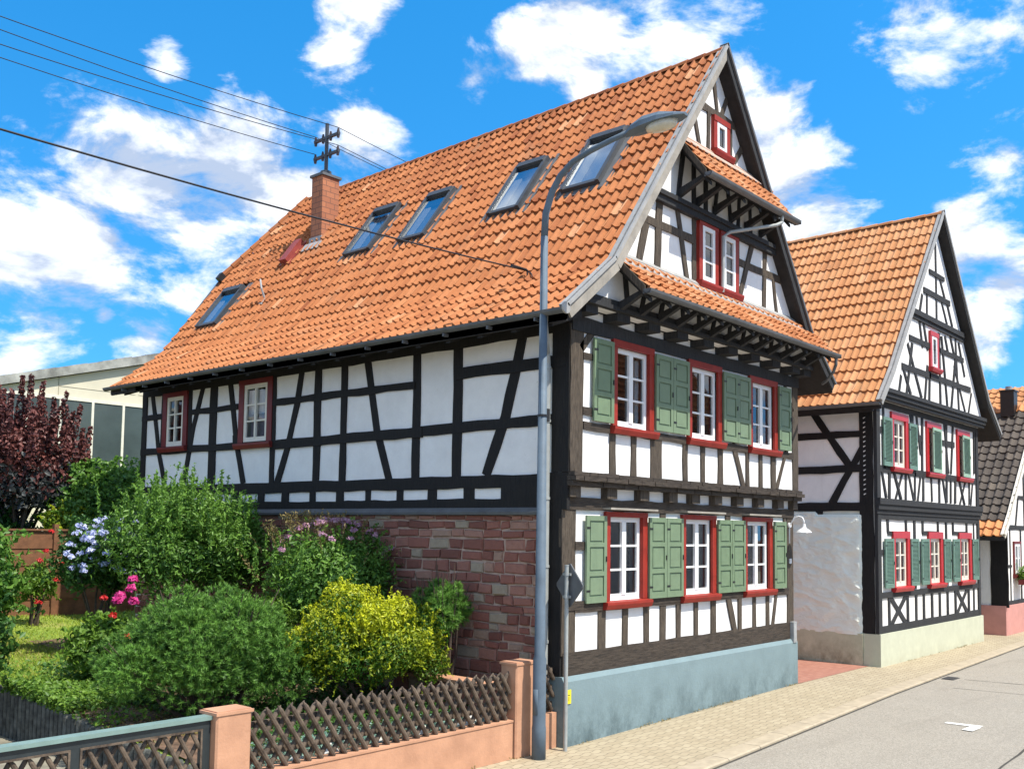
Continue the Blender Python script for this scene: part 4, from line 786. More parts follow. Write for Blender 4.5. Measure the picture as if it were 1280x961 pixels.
# ------------------------------------------------------------------ third house, yard gate
H3=thing('half_timbered_house','rightmost house, low and white with pink plinth and weathered dark brown roof','house',(24.5,3,.1))
RL3=Prof([(20.45,3.12),(21.2,3.75),(25.1,7.6)]); RR3=Prof([(29.75,3.12),(29.0,3.75),(25.1,7.6)])
mb=MB(); gable_poly(mb,-.4,[(21.45,.9),(28.75,.9),(28.75,3.75),(25.1,7.35),(21.45,3.75)],.2); mb.box(21.45,21.65,-.2,8,.9,3.8); part('wall',mb,['plaster'],H3)
mb=MB(); mb.box(21.38,28.8,-.48,8,-.1,1.0); part('plinth',mb,['pink_plinth'],H3)
mb=MB(); A='y'
beams(mb,[(21.45,1.06,28.7,1.06,.13),(21.5,2.2,22.4,2.2,.08),(22.25,1.1,22.25,3.4,.07),(21.45,3.42,28.7,3.42,.14),(23.5,1.1,23.5,3.4,.12),(22.3,4.4,27.9,4.4,.12),(22.9,3.4,23.3,4.4,.1),(24,3.4,24,6.2,.12),(23.2,5.4,27.0,5.4,.12),(25.1,3.4,25.1,7.2,.12),(26.3,1.1,26.3,6,.12)],A,-.4,.02,.008)
part('front_timber_frame',mb,['timber_black2'],H3)
mb=MB(); beam(mb,[(-.3,.95),(-.3,3.5)],.5,'x',21.45,.03); beam(mb,[(.5,.95),(.5,3.5)],.3,'x',21.45,.02); beams(mb,[(-.4,3.42,6,3.42,.14)],'x',21.45,.025,.01); part('side_timber_frame',mb,['timber_black'],H3)
casing_window(H3,Vector((23.0,-.4,1.95))-H3.location,0,.62,.95,.1,'dark_red','white_paint',rows=2,shallow=True,recess=0,top=.08)
def t3(pr):
    def keep_dark(u,s): return pr.len*.09<s<pr.len*.93
    return keep_dark
for pr in (RL3,RR3):
    mbx=roof_slope(H3,pr,-.72,8,'tile_dark',-1,.27,.36,keep=t3(pr),amp=1.15); part('roof_tiles',mbx,['tile_dark'],H3)
    mbx=roof_slope(H3,pr,-.72,8,'tile_new',-1,.27,.36,keep=lambda u,s,pr=pr:s<=pr.len*.09,amp=1.15); part('eave_tiles',mbx,['tile_new'],H3,label='newer orange tiles along the eave')
    mbx=roof_slope(H3,pr,-.72,8,'tile_new',-1,.27,.36,keep=lambda u,s,pr=pr:s>=pr.len*.93,amp=1.15); part('top_tiles',mbx,['tile_new'],H3,label='newer orange tiles along the ridge')
mb=MB()
for pr in (RL3,RR3):
    P=pr.p; V=[]
    for y in (-.72,8):
        for k,p in enumerate(P): V+=[(p.x,y,p.y-.012),(p.x,y,p.y-.12)]
    mb.add(V,[(0,2,3,1),(2,4,5,3),(6,7,9,8),(8,9,11,10),(0,6,8,2),(2,8,10,4),(1,3,9,7),(3,5,11,9),(0,1,7,6)])
part('roof_boarding',mb,['wood_soffit'],H3)
verge(H3,RL3,-.74,25.1,['cream_paint','cream_paint'],.06)
mb=MB(); mb.box(24.55,25.0,-.05,.38,7.2,8.05); mb.box(24.52,25.03,-.08,.41,8.05,8.1); c=part('chimney',mb,['black_metal'],H3); mb=MB(); mb.tube([(24.78,.16,8.1),(24.78,.16,8.24)],.11,12); part('chimney_pot',mb,['zinc'],c)
# larger orange roof further along the street
HF=thing('distant_house','orange tiled roof rising behind the dark roof at the far right','house',(36,6,.1))
mb=MB(); mb.box(31,41,1,11,.0,5.6); gable_poly(mb,1.0,[(31,5.6),(41,5.6),(36,9.2)],10); part('wall',mb,['plaster'],HF)
P_=Prof([(30.6,5.4),(31.2,5.95),(36,9.75)]); part('roof_tiles',roof_slope(HF,P_,.6,11.4,'tile_light',-1,.3,.42),['tile_light'],HF); P_=Prof([(41.4,5.4),(40.8,5.95),(36,9.75)]); part('roof_tiles',roof_slope(HF,P_,.6,11.4,'tile_light',1,.3,.42),['tile_light'],HF)
FB=thing('window_box','window box with green leaves and red flowers on the pink-plinth house','planter',(23.0,-.6,1.7))
mb=MB(); mb.box(22.6,23.4,-.72,-.54,1.62,1.78); part('box',mb,['dark_red'],FB)
GT=thing('yard_gate','dark teal yard gate and post squeezed between middle house and pink-plinth house','gate',(20.3,.2,.1))
mb=MB(); mb.box(19.3,20.75,.55,.60,.85,2.45); 
for z in (1.2,1.85): mb.box(19.3,20.75,.53,.55,z,z+.03)
part('gate_leaf',mb,['dark_teal'],GT)
mb=MB(); mb.box(20.76,20.95,.35,.62,.84,2.55); part('post',mb,['gate_teal'],GT)
mb=MB(); mb.box(20.7,21.0,.30,.66,0,.84); part('post_base',mb,['plinth_beige'],GT); mb=MB(); mb.box(19.3,20.7,.5,.66,0,.84); part('threshold_wall',mb,['plinth_dirty'],GT)
mb=MB(); mb.box(19.25,21.4,.9,1.1,0,3.3); o=part('yard_wall',mb,['mortar_wall']); tag(o,'grey rendered wall above the teal yard gate, under the dark roof','wall')
# ------------------------------------------------------------------ workshop hall at the back
HL_=thing('workshop_hall','long low industrial hall with beige cladding and a strip of windows behind the garden','hall',(4,30,1))
yh=26; mb=MB(); ap=(7.7,9.35); sl_=.275
mb.prism([(-14,yh,.5),(26,yh,.5),(26,yh,ap[1]-sl_*18.3),(ap[0],yh,ap[1]),(-14,yh,ap[1]-sl_*21.7)],(0,20,0)); part('cladding',mb,['hall_wall'],HL_)
mb=MB()
for sgn,xe in ((-1,-14.6),(1,26.6)):
    for i in range(40):
        xa=ap[0]+(xe-ap[0])*i/40; xb=ap[0]+(xe-ap[0])*(i+1)/40; za=ap[1]-abs(xa-ap[0])*sl_;zb=ap[1]-abs(xb-ap[0])*sl_; j=random.uniform(-.02,.02)
        mb.prism([(xa,yh-.22,za+.03),(xb,yh-.22,zb+.03),(xb,yh-.22,zb+.36+j),(xa,yh-.22,za+.36+j)],(0,21,0))
part('roof',mb,['hall_roof'],HL_)
mb=MB(); mb.box(-14,26,yh-.05,yh-.005,7.56,7.68); mb.box(-14,26,yh-.05,yh-.005,4.2,4.3)
x=-13.5
while x<26: mb.box(x,x+.09,yh-.06,yh-.003,4.3,7.56); x+=1.17
o=part('window_frames',mb,['hall_frame'],HL_); mb=MB(); mb.add([(-14,yh-.02,4.3),(26,yh-.02,4.3),(26,yh-.02,7.56),(-14,yh-.02,7.56)],[(0,1,2,3)]); part('glazing',mb,['hall_glass'],o)
mb=MB(); 
for x in (-11.2,-7.4,-3.6,.2,4.0,7.8,11.6): mb.box(x,x+.02,yh-.012,yh-.002,7.7,ap[1]-abs(x-ap[0])*sl_)
for k in range(-14,26,3): mb.box(k,k+2.9,yh-.011,yh-.002,8.02,8.035) if ap[1]-abs(k-ap[0])*sl_>8.1 and ap[1]-abs(k+3-ap[0])*sl_>8.1 else None
part('cladding_joints',mb,['mortar_wall'],HL_)
# ------------------------------------------------------------------ street lamp, road sign
SL=thing('street_lamp','tall blue-grey street lamp with curved arm standing on the pavement before the house corner','street lamp',(-.80,-.25,0))
lx,ly=-.80,-.25
mb=MB(); mb.tube([(lx,ly,-.05),(lx,ly,.42),(lx,ly,.46),(lx,ly,1.35),(lx,ly,1.40),(lx,ly,7.3)],[.098,.098,.092,.092,.075,.052],20); mb.box(lx-.094,lx-.07,ly-.04,ly+.04,.6,.95)
part('pole',mb,['lamp_paint'],SL,smooth=True)
arc=[(7.3,0),(7.62,.02),(7.9,.12),(8.12,.28),(8.27,.50),(8.35,.80),(8.41,1.15),(8.45,1.45)]
mb=MB(); mb.tube([(lx,ly-d,z) for z,d in arc],[.052,.05,.048,.045,.042,.04,.038,.036],14); part('arm',mb,['lamp_paint'],SL,smooth=True)
yA=ly-1.42; mb=MB()
secs=[(-.02,.05,.04,.04),(.10,.12,.10,.04),(.28,.15,.15,.03),(.54,.16,.13,.02),(.78,.12,.06,.015),(.90,.05,.03,.01)]
vs=[]
for d,w,ht,dp in secs:
    zb=8.42+.03*d
    vs+=[(lx-w,yA-d,zb-dp*.3),(lx-w*.92,yA-d,zb+ht*.45),(lx-w*.45,yA-d,zb+ht),(lx+w*.45,yA-d,zb+ht),(lx+w*.92,yA-d,zb+ht*.45),(lx+w,yA-d,zb-dp*.3),(lx,yA-d,zb-dp)]
n=7; fs=[(i*n+k,i*n+(k+1)%n,(i+1)*n+(k+1)%n,(i+1)*n+k) for i in range(len(secs)-1) for k in range(n)]+[tuple(range(n-1,-1,-1)),tuple((len(secs)-1)*n+k for k in range(n))]
mb.add(vs,fs); hd=part('lamp_head',mb,['lamp_paint'],SL)
mb=MB(); mb.tube([(lx,yA-.55,8.43),(lx,yA-.55,8.36),(lx,yA-.55,8.33)],[.15,.13,.06],16)
for i,v in enumerate(mb.v): mb.v[i]=(lx+(v[0]-lx)*.85,yA-.53+(v[1]-yA+.55)*1.65,v[2])
part('lens',mb,['lens'],hd,smooth=True)
mb=MB(); mb.tube([(lx,ly,4.72),(lx,ly,4.75)],.072,16); mb.box(lx+.05,lx+.13,ly-.03,ly+.03,4.66,4.84); part('clamp',mb,['black_metal'],SL)
RS=thing('road_sign','grey back of a diamond-shaped road sign on a thin galvanised pole by the plinth corner','road sign',(-.15,-.22,0))
mb=MB(); mb.tube([(-.17,-.22,-.02),(-.17,-.22,2.62)],.030,14); mb.tube([(-.17,-.22,2.62),(-.17,-.22,2.635)],.034,14); part('pole',mb,['galvanised'],RS)
dv=Vector((.26,.965,0)).normalized(); nv=Vector((dv.y,-dv.x,0)); c=Vector((-.17,-.22,2.34))+nv*.06; r_=.33
def dia(rr,off): return [c+nv*off+dv*rr*math.cos(a)*1.0+Vector((0,0,rr*math.sin(a))) for a in (0,math.pi/2,math.pi,3*math.pi/2)]
def rdia(rr,cut,off):
    o=[]; C=dia(rr,off)
    for i in range(4): p=C[i];a=C[i-1];b=C[(i+1)%4]; o+=[p.lerp(a,cut),p.lerp(b,cut)]
    return o
mb=MB(); mb.prism(rdia(r_,.06,0),nv*.006); mb.prism(rdia(r_-.0,.06,-.012),nv*.010,1); part('plate',mb,['dark_zinc','dark_zinc'],RS)
mb=MB()
for z in (2.50,2.18): mb.obox(Vector((-.17,-.22,z))+nv*.022,dv*.07,nv*.008,(0,0,.018)); mb.tube([Vector((-.17,-.22,z-.02)),Vector((-.17,-.22,z+.02))],.038,12); mb.obox(Vector((-.17,-.22,z))+dv*.05,dv*.02,nv*.02,(0,0,.015))
part('clamp',mb,['galvanised'],RS)
# ------------------------------------------------------------------ garden fence
FW=thing('garden_wall','low salmon rendered wall carrying the brown hunter fence','wall',(-3.2,.05,0))
mb=MB(); mb.box(-5.26,-1.06,.0,.20,-.1,.50); mb.box(-5.26,-1.06,-.012,.212,.50,.525); part('wall',mb,['salmon'],FW)
mb=MB(); mb.box(-.60,-.06,.03,.20,-.1,.50); o=part('garden_wall',mb,['salmon']); tag(o,'short salmon wall stub between lamp pole and blue plinth','wall')
def pillar(x,top,label):
    t=thing('wall_pillar',label,'pillar',(x,.1,0),'salmon fence pillars')
    mb=MB(); a,b,c_,d=x-.21,x+.21,-.04,.26; e=.02
    mb.prism([(a+e,c_,-.1),(b-e,c_,-.1),(b,c_+e,-.1),(b,d-e,-.1),(b-e,d,-.1),(a+e,d,-.1),(a,d-e,-.1),(a,c_+e,-.1)],(0,0,top+.1)); part('shaft',mb,['salmon'],t)
    mb=MB(); mb.box(a-.012,b+.012,c_-.012,d+.012,top,top+.03); mb.box(a+.01,b-.01,c_+.01,d-.01,top+.03,top+.042); part('cap',mb,['salmon'],t)
pillar(-.83,1.26,'salmon pillar right behind the street lamp pole'); pillar(-5.50,1.19,'salmon pillar between the metal gate and the hunter fence')
def hunter(x0,x1,z0,z1,y,parent,spc=.165,lean=.42,clip=False,rad=.030):
    x=x0-lean
    def seg(xa,za,xb,zb):
        if xa>xb: xa,za,xb,zb=xb,zb,xa,za
        if xb<x0 or xa>x1: return None
        if xa<x0: za=za+(zb-za)*(x0-xa)/(xb-xa); xa=x0
        if xb>x1: zb=zb+(za-zb)*(xb-x1)/(xb-xa); xb=x1
        return (xa,za,xb,zb) if abs(zb-za)>.08 else None
    while x<x1+lean:
        for sgn,yy in ((1,y-.022),(-1,y+.022)):
            j=random.uniform(-.012,.012); sg_2=seg(x+j,z1+random.uniform(-.01,.01),x+j+sgn*lean,z0)
            if sg_2:
                xa,za,xb,zb=sg_2; m_=MB(); p=Vector((xa,yy,za));q_=Vector((xb,yy,zb)); d=(q_-p).normalized()
                tp= p if za>zb else q_; bt=q_ if za>zb else p; d=(bt-tp).normalized()
                m_.tube([tp-d*.05,tp-d*.0,tp+d*.02,bt],[.006,rad*.8,rad,rad],8); part('picket',m_,['fence_wood'],parent,smooth=False)
        x+=spc
FN=thing('hunter_fence','brown hunter fence of crossed half-round pickets on the salmon wall between two pillars','fence',(-3.2,.1,.5))
hunter(-5.26,-1.06,.53,1.14,.09,FN)
mb=MB(); mb.box(-5.28,-1.05,.135,.165,.66,.72); mb.box(-5.28,-1.05,.135,.165,.98,1.04); part('rail',mb,['fence_wood'],FN)
FN2=thing('hunter_fence','short end piece of hunter fence above the wall stub beside the blue plinth','fence',(-.3,.1,.5)); hunter(-.60,-.06,.53,1.14,.12,FN2)
MG=thing('lattice_gate','dark grey metal gate frame with pale rail and brown lattice, left of the pillar','gate',(-7.7,.1,0))
mb=MB(); mb.box(-9.9,-5.72,.06,.14,1.07,1.15); mb.box(-9.9,-5.72,.06,.14,.10,.18); 
for x in (-5.81,-7.16,-8.6,-9.9): mb.box(x,x+.09,.061,.139,.18,1.07)
part('frame',mb,['gate_metal'],MG); mb=MB(); mb.box(-9.92,-5.70,.03,.17,1.15,1.19); part('top_rail',mb,['gate_rail'],MG)
for a,b in ((-7.07,-5.81),(-8.51,-7.16),(-9.81,-8.6)):
    mb=MB(); 
    for (p,q_) in (((a,.055,1.07),(b,.055,1.05)),((a,.055,.18),(b,.055,.2))): mb.box(a,b,.05,.062,min(p[2],q_[2]),max(p[2],q_[2]))
    mb.box(a,a+.02,.05,.062,.2,1.05); mb.box(b-.02,b,.05,.062,.2,1.05); part('panel_trim',mb,['fence_wood'],MG); hunter(a,b,.18,1.03,.11,MG,.15,.5,rad=.024)
LW=thing('coping_wall','low rubble wall with pink coping stones beside the sandstone wall of the house','wall',(-.7,2,.3))
mb=MB(); r=random.Random(9)
for i in range(10):
    for k in range(3): y=.35+i*.33; z=.2+k*.22; mb.box(-.85+r.uniform(-.02,.02),-.6,y+.01,y+.31,z+.01,z+.2,0,r.random())
part('stones',mb,['sandstone'],LW); mb=MB(); mb.box(-.83,-.62,.3,3.7,.15,.84); part('core',mb,['mortar'],LW); mb=MB()
for i in range(5): mb.box(-.90,-.56,.3+i*.68,.96+i*.68,.86,.91)
part('coping',mb,['salmon'],LW)
WF=thing('board_fence','brown horizontal board fence at the far end of the lawn','fence',(-1.3,13.6,1.1))
for xa,xb,zt in ((-3.4,-1.42,3.08),(-1.32,.5,2.98)):
    mb=MB(); k=0; z=1.05
    while z+.2<zt: mb.box(xa,xb,13.6+(k%2)*.02,13.625+(k%2)*.02,z,z+.205); z+=.19; k+=1
    mb.box(xa,xb,13.57,13.66,z+.02,z+.06); part('panel',mb,['brown_fence'],WF)
for x in (-3.45,-1.37,.52): mb=MB(); mb.box(x-.05,x+.05,13.54,13.66,.9,3.12); part('post',mb,['brown_fence'],WF)
# ------------------------------------------------------------------ wires and mast
MS=thing('wire_mast','short iron mast with two insulator crossarms standing on the brick chimney','mast',(2.6,9.2,11.3))
mx_,my_=2.61,9.22
mb=MB(); mb.tube([(mx_,my_,11.34),(mx_,my_,12.62)],.045,10); mb.tube([(mx_,my_,11.36),(mx_,my_,11.46),(mx_,my_,11.5)],[.14,.13,.05],12); part('pole',mb,['anthracite'],MS)
for z in (12.28,11.86):
    mb=MB(); mb.obox((mx_,my_,z),(0,.46,0),(.03,0,0),(0,0,.03)); o=part('crossarm',mb,['anthracite'],MS)
    for dy in (-.42,-.14,.14,.42):
        mb=MB(); mb.tube([(mx_+.0,my_+dy,z-.10),(mx_,my_+dy,z-.02),(mx_,my_+dy,z+.06),(mx_,my_+dy,z+.12)],[.03,.042,.032,.02],10); part('insulator',mb,['insulator'],o)
def wire(p,q_,sag,label,r_=.011,n=24):
    p=Vector(p);q_=Vector(q_); mb=MB(); mb.tube([p.lerp(q_,i/n)-Vector((0,0,sag*4*(i/n)*(1-i/n))) for i in range(n+1)],r_,5,cap=False); o=part('overhead_wire',mb,['cable']); tag(o,label,'wire',None)
WZ=[12.7,13.3,12.02,12.54]
lab=['uppermost overhead wire from the left frame edge to the chimney mast','second overhead wire from the top reaching the chimney mast','third overhead wire from the top reaching the chimney mast','lowest of the four overhead wires reaching the chimney mast']
for i,(zz,dy) in enumerate(((12.42,-.42),(12.40,.42),(12.0,-.42),(11.98,.42))):
    wire((-22,9.2+dy,WZ[i]),(mx_,my_+dy,zz),.62,lab[i],.009)
for i,(zz,dy) in enumerate(((12.42,-.42),(12.40,.42),(12.0,-.42))):
    wire((mx_,my_+dy,zz),(24,9.2+dy,zz-.1),.5,['uppermost wire leaving the chimney mast behind the ridge','middle wire leaving the chimney mast behind the ridge','lowest wire leaving the chimney mast behind the ridge'][i],.008)
wire((-26,1.6,8.1),(.44,1.14,7.30),.55,'single thick black service wire crossing the roof to its hook near the lamp pole',.013)
HK=thing('wire_hook','small black bracket with hanging cable loop on the roof left of the lamp pole','hook',(.48,1.14,7.2))
mb=MB(); mb.tube([(.48,1.14,7.15),(.46,1.14,7.32)],.014,6); mb.tube([(.10,1.16,7.315),(.44,1.14,7.31)],.025,8); part('bracket',mb,['black_metal'],HK)
mb=MB(); mb.tube([(.44,1.12,7.30),(.40,1.0,7.22),(.36,.9,7.05),(.25,.85,6.98),(.1,.9,6.86)],.011,6); part('cable_loop',mb,['cable'],HK,smooth=True)
# ------------------------------------------------------------------ vegetation
def leafmesh(name,P,Nn,size,mat,aspect=.5,tint=None,fold=.25,jitter=.5,updir=None):
    """P (n,3) leaf centres, Nn (n,3) outward direction; one folded four-point leaf each"""
    n=len(P); P=np.asarray(P,float); Nn=np.asarray(Nn,float)+NR.normal(0,jitter,(n,3)); Nn/=np.linalg.norm(Nn,axis=1)[:,None]+1e-9
    D=NR.normal(0,1,(n,3)) if updir is None else np.asarray(updir,float)+NR.normal(0,.45,(n,3))
    D-=Nn*(D*Nn).sum(1)[:,None]; D/=np.linalg.norm(D,axis=1)[:,None]+1e-9; Sd=np.cross(Nn,D)
    L=(size*NR.uniform(.45,1.35,n))[:,None]; Wd=L*aspect
    a=P-D*L*.5; c=P+D*L*.5-Nn*L*.12; b=P+Sd*Wd*.5+Nn*Wd*fold-D*L*.06; d=P-Sd*Wd*.5+Nn*Wd*fold-D*L*.06
    V=np.stack([a,b,c,d],1).reshape(-1,3)
    me=bpy.data.meshes.new(name); me.vertices.add(4*n); me.vertices.foreach_set('co',V.ravel())
    idx=np.arange(n)[:,None]*4; tri=np.concatenate([idx+np.array([0,1,2]),idx+np.array([0,2,3])],1).reshape(-1)
    me.loops.add(6*n); me.loops.foreach_set('vertex_index',tri.astype(np.int32)); me.polygons.add(2*n)
    me.polygons.foreach_set('loop_start',(np.arange(2*n)*3).astype(np.int32)); me.polygons.foreach_set('loop_total',np.full(2*n,3,np.int32))
    t=NR.uniform(0,1,n) if tint is None else np.clip(tint,0,1); at=me.attributes.new('tint','FLOAT','FACE'); at.data.foreach_set('value',np.repeat(t,2).astype(np.float32))
    me.materials.append(MATS[mat]); me.update(calc_edges=True); me.validate(); return me
def addmesh(name,me,parent,label=None):
    me.transform(Matrix.Translation(-origin(parent))); o=bpy.data.objects.new(name,me); COL.objects.link(o); o.parent=parent
    if label:o['label']=label
    return o
def lobes(c,r,n,seed,spread=.62,rs=(.30,.5),flat=1.0):
    g=np.random.default_rng(seed); out=[]
    for i in range(n):
        d=g.normal(0,1,3); d/=np.linalg.norm(d); d[2]=abs(d[2])*1.0-.25*(g.random()<.35)
        p=np.array(c)+d*np.array(r)*spread*g.uniform(.65,1.1); k=g.uniform(*rs); out.append((p,np.array(r)*k*np.array([1,1,flat])))
    return out
def crown_points(LB,n,zmin=-9,inner=.62):
    w=np.array([l[1].prod()**(2/3) for l in LB]); w/=w.sum(); k=NR.choice(len(LB),n,p=w); C=np.array([l[0] for l in LB])[k]; R_=np.array([l[1] for l in LB])[k]
    d=NR.normal(0,1,(n,3)); d/=np.linalg.norm(d,axis=1)[:,None]; rr=NR.uniform(inner**3,1.08,n)**(1/3)
    P=C+d*R_*rr[:,None]; m=P[:,2]>zmin; return P[m],d[m],k[m]
def bush(name,label,cat,c,r,n,size,mat,seed,nl=16,aspect=.5,base=None,spikes=0,spike_h=.5,group=None,tintf=None,stems=7,spread=.62,rs=(.30,.5),updir=None,bark='bark',lobevar=.25,leafvar=.4):
    base=terr(c[0],c[1]) if base is None else base
    t=thing(name,label,cat,(c[0],c[1],base),group); LB=lobes(c,r,nl,seed,spread,rs)
    P,Nn,k=crown_points(LB,n,base+.02); kt=NR.uniform(-lobevar,lobevar,len(LB))[k]
    tint=NR.uniform(.5-leafvar,.5+leafvar,len(P))+kt
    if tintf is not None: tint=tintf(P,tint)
    if spikes:
        ex=[];en=[]
        for i in range(spikes):
            a=NR.uniform(0,2*math.pi); q_=math.sqrt(NR.random())*.95; x=c[0]+r[0]*q_*math.cos(a); y=c[1]+r[1]*q_*math.sin(a); z0=c[2]+r[2]*math.sqrt(max(0,1-q_*q_))*.85; L=spike_h*NR.uniform(.4,1.2); lean=NR.normal(0,.15,2)
            m=int(L/.016); f=np.linspace(0,1,m); pp=np.stack([x+lean[0]*f*L,y+lean[1]*f*L,z0-.25+L*f*1.2],1)+NR.normal(0,.02,(m,3))*(1-f*.7)[:,None]; ex.append(pp); th=f*40+i; en.append(np.stack([np.cos(th),np.sin(th),np.full(m,.5)],1))
        ex=np.concatenate(ex);en=np.concatenate(en); P=np.concatenate([P,ex]);Nn=np.concatenate([Nn,en]); tint=np.concatenate([tint,NR.uniform(.5,1,len(ex))])
    ns_=n//45; si=NR.integers(0,len(P),ns_); f=np.linspace(.0,1,11)
    sd_=Nn[si]+np.array([0,0,.45])+NR.normal(0,.35,(ns_,3)); sd_/=np.linalg.norm(sd_,axis=1)[:,None]; sl_2=NR.uniform(1.2,4.2,ns_)*size*(NR.random(ns_)>.0)
    SP=(P[si][:,None,:]+sd_[:,None,:]*(sl_2[:,None]*f[None,:])[:,:,None]+np.array([0,0,-.25])*(sl_2[:,None]*f[None,:]**2)[:,:,None]+NR.normal(0,size*.13,(ns_,11,3))).reshape(-1,3)
    P=np.concatenate([P,SP]); Nn=np.concatenate([Nn,NR.normal(0,1,SP.shape)+np.repeat(sd_,11,0)*.6]); tint=np.concatenate([tint,np.repeat(tint[si],11)*.6+.12+np.tile(f,ns_)*.35])
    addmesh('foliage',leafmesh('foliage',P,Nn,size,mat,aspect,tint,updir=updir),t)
    mb=MB()
    for i in range(stems):
        p=LB[i%len(LB)][0]; mid=(np.array([c[0],c[1],base])*.5+p*.5)+NR.normal(0,.06,3); mb.tube([(c[0]+NR.normal(0,.06),c[1]+NR.normal(0,.06),base-.05),tuple(mid),tuple(p)],[.03,.02,.008],6)
    part('stems',mb,[bark],t); return t,LB
def blooms(t,pts,rad,mat,seed,petals=14,name='flower'):
    for i,p in enumerate(pts):
        g=np.random.default_rng(seed+i); n=petals; d=g.normal(0,1,(n,3)); d[:,2]=np.abs(d[:,2])*.9; d[:,:2]+=np.array([-.3,-.4]); d/=np.linalg.norm(d,axis=1)[:,None]; rr=rad*g.uniform(.35,1,n)
        addmesh(name,leafmesh(name,np.array(p)+d*rr[:,None],d,rad*.85,mat,.95,None,.3,.25),t)
# mountain pine: tufts of needles on short shoots
def pine(name,label,c,r,n,seed,base=None,nl=34,ln=.075,needles=22):
    base=terr(c[0],c[1]) if base is None else base; t=thing(name,label,'shrub',(c[0],c[1],base)); LB=lobes(c,r,nl,seed,.80,(.15,.25))
    P,Nn,k=crown_points(LB,n,base+.03,.93); m=len(P); kt=NR.uniform(-.2,.2,len(LB))[k]
    A=Nn+np.array([0,-.05,.55])+NR.normal(0,.25,(m,3)); A/=np.linalg.norm(A,axis=1)[:,None]
    T=NR.normal(0,1,(m,3)); T-=A*(T*A).sum(1)[:,None]; T/=np.linalg.norm(T,axis=1)[:,None]; B=np.cross(A,T); vs=[];tt=[]
    for i in range(needles):
        th=NR.uniform(0,2*math.pi,m); op=NR.uniform(.2,1.35,m); s=NR.uniform(0,.06,m); R_=np.cos(th)[:,None]*T+np.sin(th)[:,None]*B
        D=np.cos(op)[:,None]*A+np.sin(op)[:,None]*R_; o_=P+A*s[:,None]; sd=np.cross(D,R_); sd/=np.linalg.norm(sd,axis=1)[:,None]+1e-9; L=(ln*NR.uniform(.7,1.2,m))[:,None]
        vs.append(np.stack([o_-sd*.0055,o_+sd*.0055,o_+D*L],1)); tt.append(NR.uniform(.05,.55,m)+kt+s*6)
    V=np.concatenate(vs).reshape(-1,3); nt_=len(V)//3; me=bpy.data.meshes.new('foliage'); me.vertices.add(3*nt_); me.vertices.foreach_set('co',V.ravel()); me.loops.add(3*nt_); me.loops.foreach_set('vertex_index',np.arange(3*nt_,dtype=np.int32)); me.polygons.add(nt_)
    me.polygons.foreach_set('loop_start',(np.arange(nt_)*3).astype(np.int32)); me.polygons.foreach_set('loop_total',np.full(nt_,3,np.int32)); at=me.attributes.new('tint','FLOAT','FACE'); at.data.foreach_set('value',np.clip(np.concatenate(tt),0,1).astype(np.float32)); me.materials.append(MATS['needle']); me.update(calc_edges=True); addmesh('foliage',me,t)
    mb=MB()
    for i in range(26):
        p=LB[i%len(LB)][0]*1.0; b0=np.array([c[0]+NR.normal(0,.1),c[1]+NR.normal(0,.1),base-.05]); mid=b0*.5+p*.5+np.array([0,0,-.05])+NR.normal(0,.05,3); mb.tube([tuple(b0),tuple(mid),tuple(p),tuple(p+(p-mid)*.5)],[.035,.022,.012,.005],6)
    part('branches',mb,['bark'],t); return t
pine('mountain_pine','large dark green mountain pine bush behind the pillar and hunter fence',(-3.85,3.1,1.15),(1.42,1.25,1.15),10500,21,nl=130,ln=.062)
pine('mountain_pine','small mountain pine leaning out between the yellow shrub and the sandstone wall',(-.55,2.0,1.75),(.48,.45,.62),1100,5,nl=26)
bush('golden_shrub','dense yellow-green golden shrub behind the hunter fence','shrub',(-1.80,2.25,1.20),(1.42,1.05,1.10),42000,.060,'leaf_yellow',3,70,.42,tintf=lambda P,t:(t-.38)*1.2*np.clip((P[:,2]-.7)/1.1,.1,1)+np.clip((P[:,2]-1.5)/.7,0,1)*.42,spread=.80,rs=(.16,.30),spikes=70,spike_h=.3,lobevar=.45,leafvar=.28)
t,LB=bush('spirea','tall pink-flowering spirea against the sandstone wall','shrub',(-.80,4.5,2.0),(1.30,1.4,1.18),19000,.085,'leaf_green',8,28,.42,spikes=34,spike_h=.45)
P=[(-.8+1.2*math.cos(a)*q_,4.3+1.2*math.sin(a)*q_,2.0+1.2*math.sqrt(1-q_*q_)+.05) for a,q_ in [(random.uniform(0,6.28),random.uniform(.1,.85)) for _ in range(60)]]
blooms(t,P,.065,'petal_mauve',100,18)

pp=[];nn_=[]
for i in range(110):
    a=random.uniform(0,6.28);q_=random.uniform(.1,.98); x0_=-.8+1.3*math.cos(a)*q_; y0_=4.6+1.3*math.sin(a)*q_; z0_=2.0+1.15*math.sqrt(1-q_*q_*.96); 
    for k in range(16): f=k/16; pp.append((x0_+.12*math.cos(a)*f*2,y0_+.1*math.sin(a)*f*2,z0_-.05+.34*f)); nn_.append((math.cos(k*2.4),math.sin(k*2.4),.3))
addmesh('bronze_shoots',leafmesh('bronze_shoots',np.array(pp)+NR.normal(0,.012,(len(pp),3)),nn_,.06,'leaf_bronze',.35),t)
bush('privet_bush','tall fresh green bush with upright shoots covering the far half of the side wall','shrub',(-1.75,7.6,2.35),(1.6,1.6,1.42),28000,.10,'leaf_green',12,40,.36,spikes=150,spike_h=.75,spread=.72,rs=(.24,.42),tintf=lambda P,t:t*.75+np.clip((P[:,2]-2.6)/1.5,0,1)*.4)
bush('low_green_shrub','low bright green shrub between the large pine and the spirea','shrub',(-2.15,4.4,1.45),(.75,.7,.62),5000,.075,'leaf_fresh',14,14,.45)
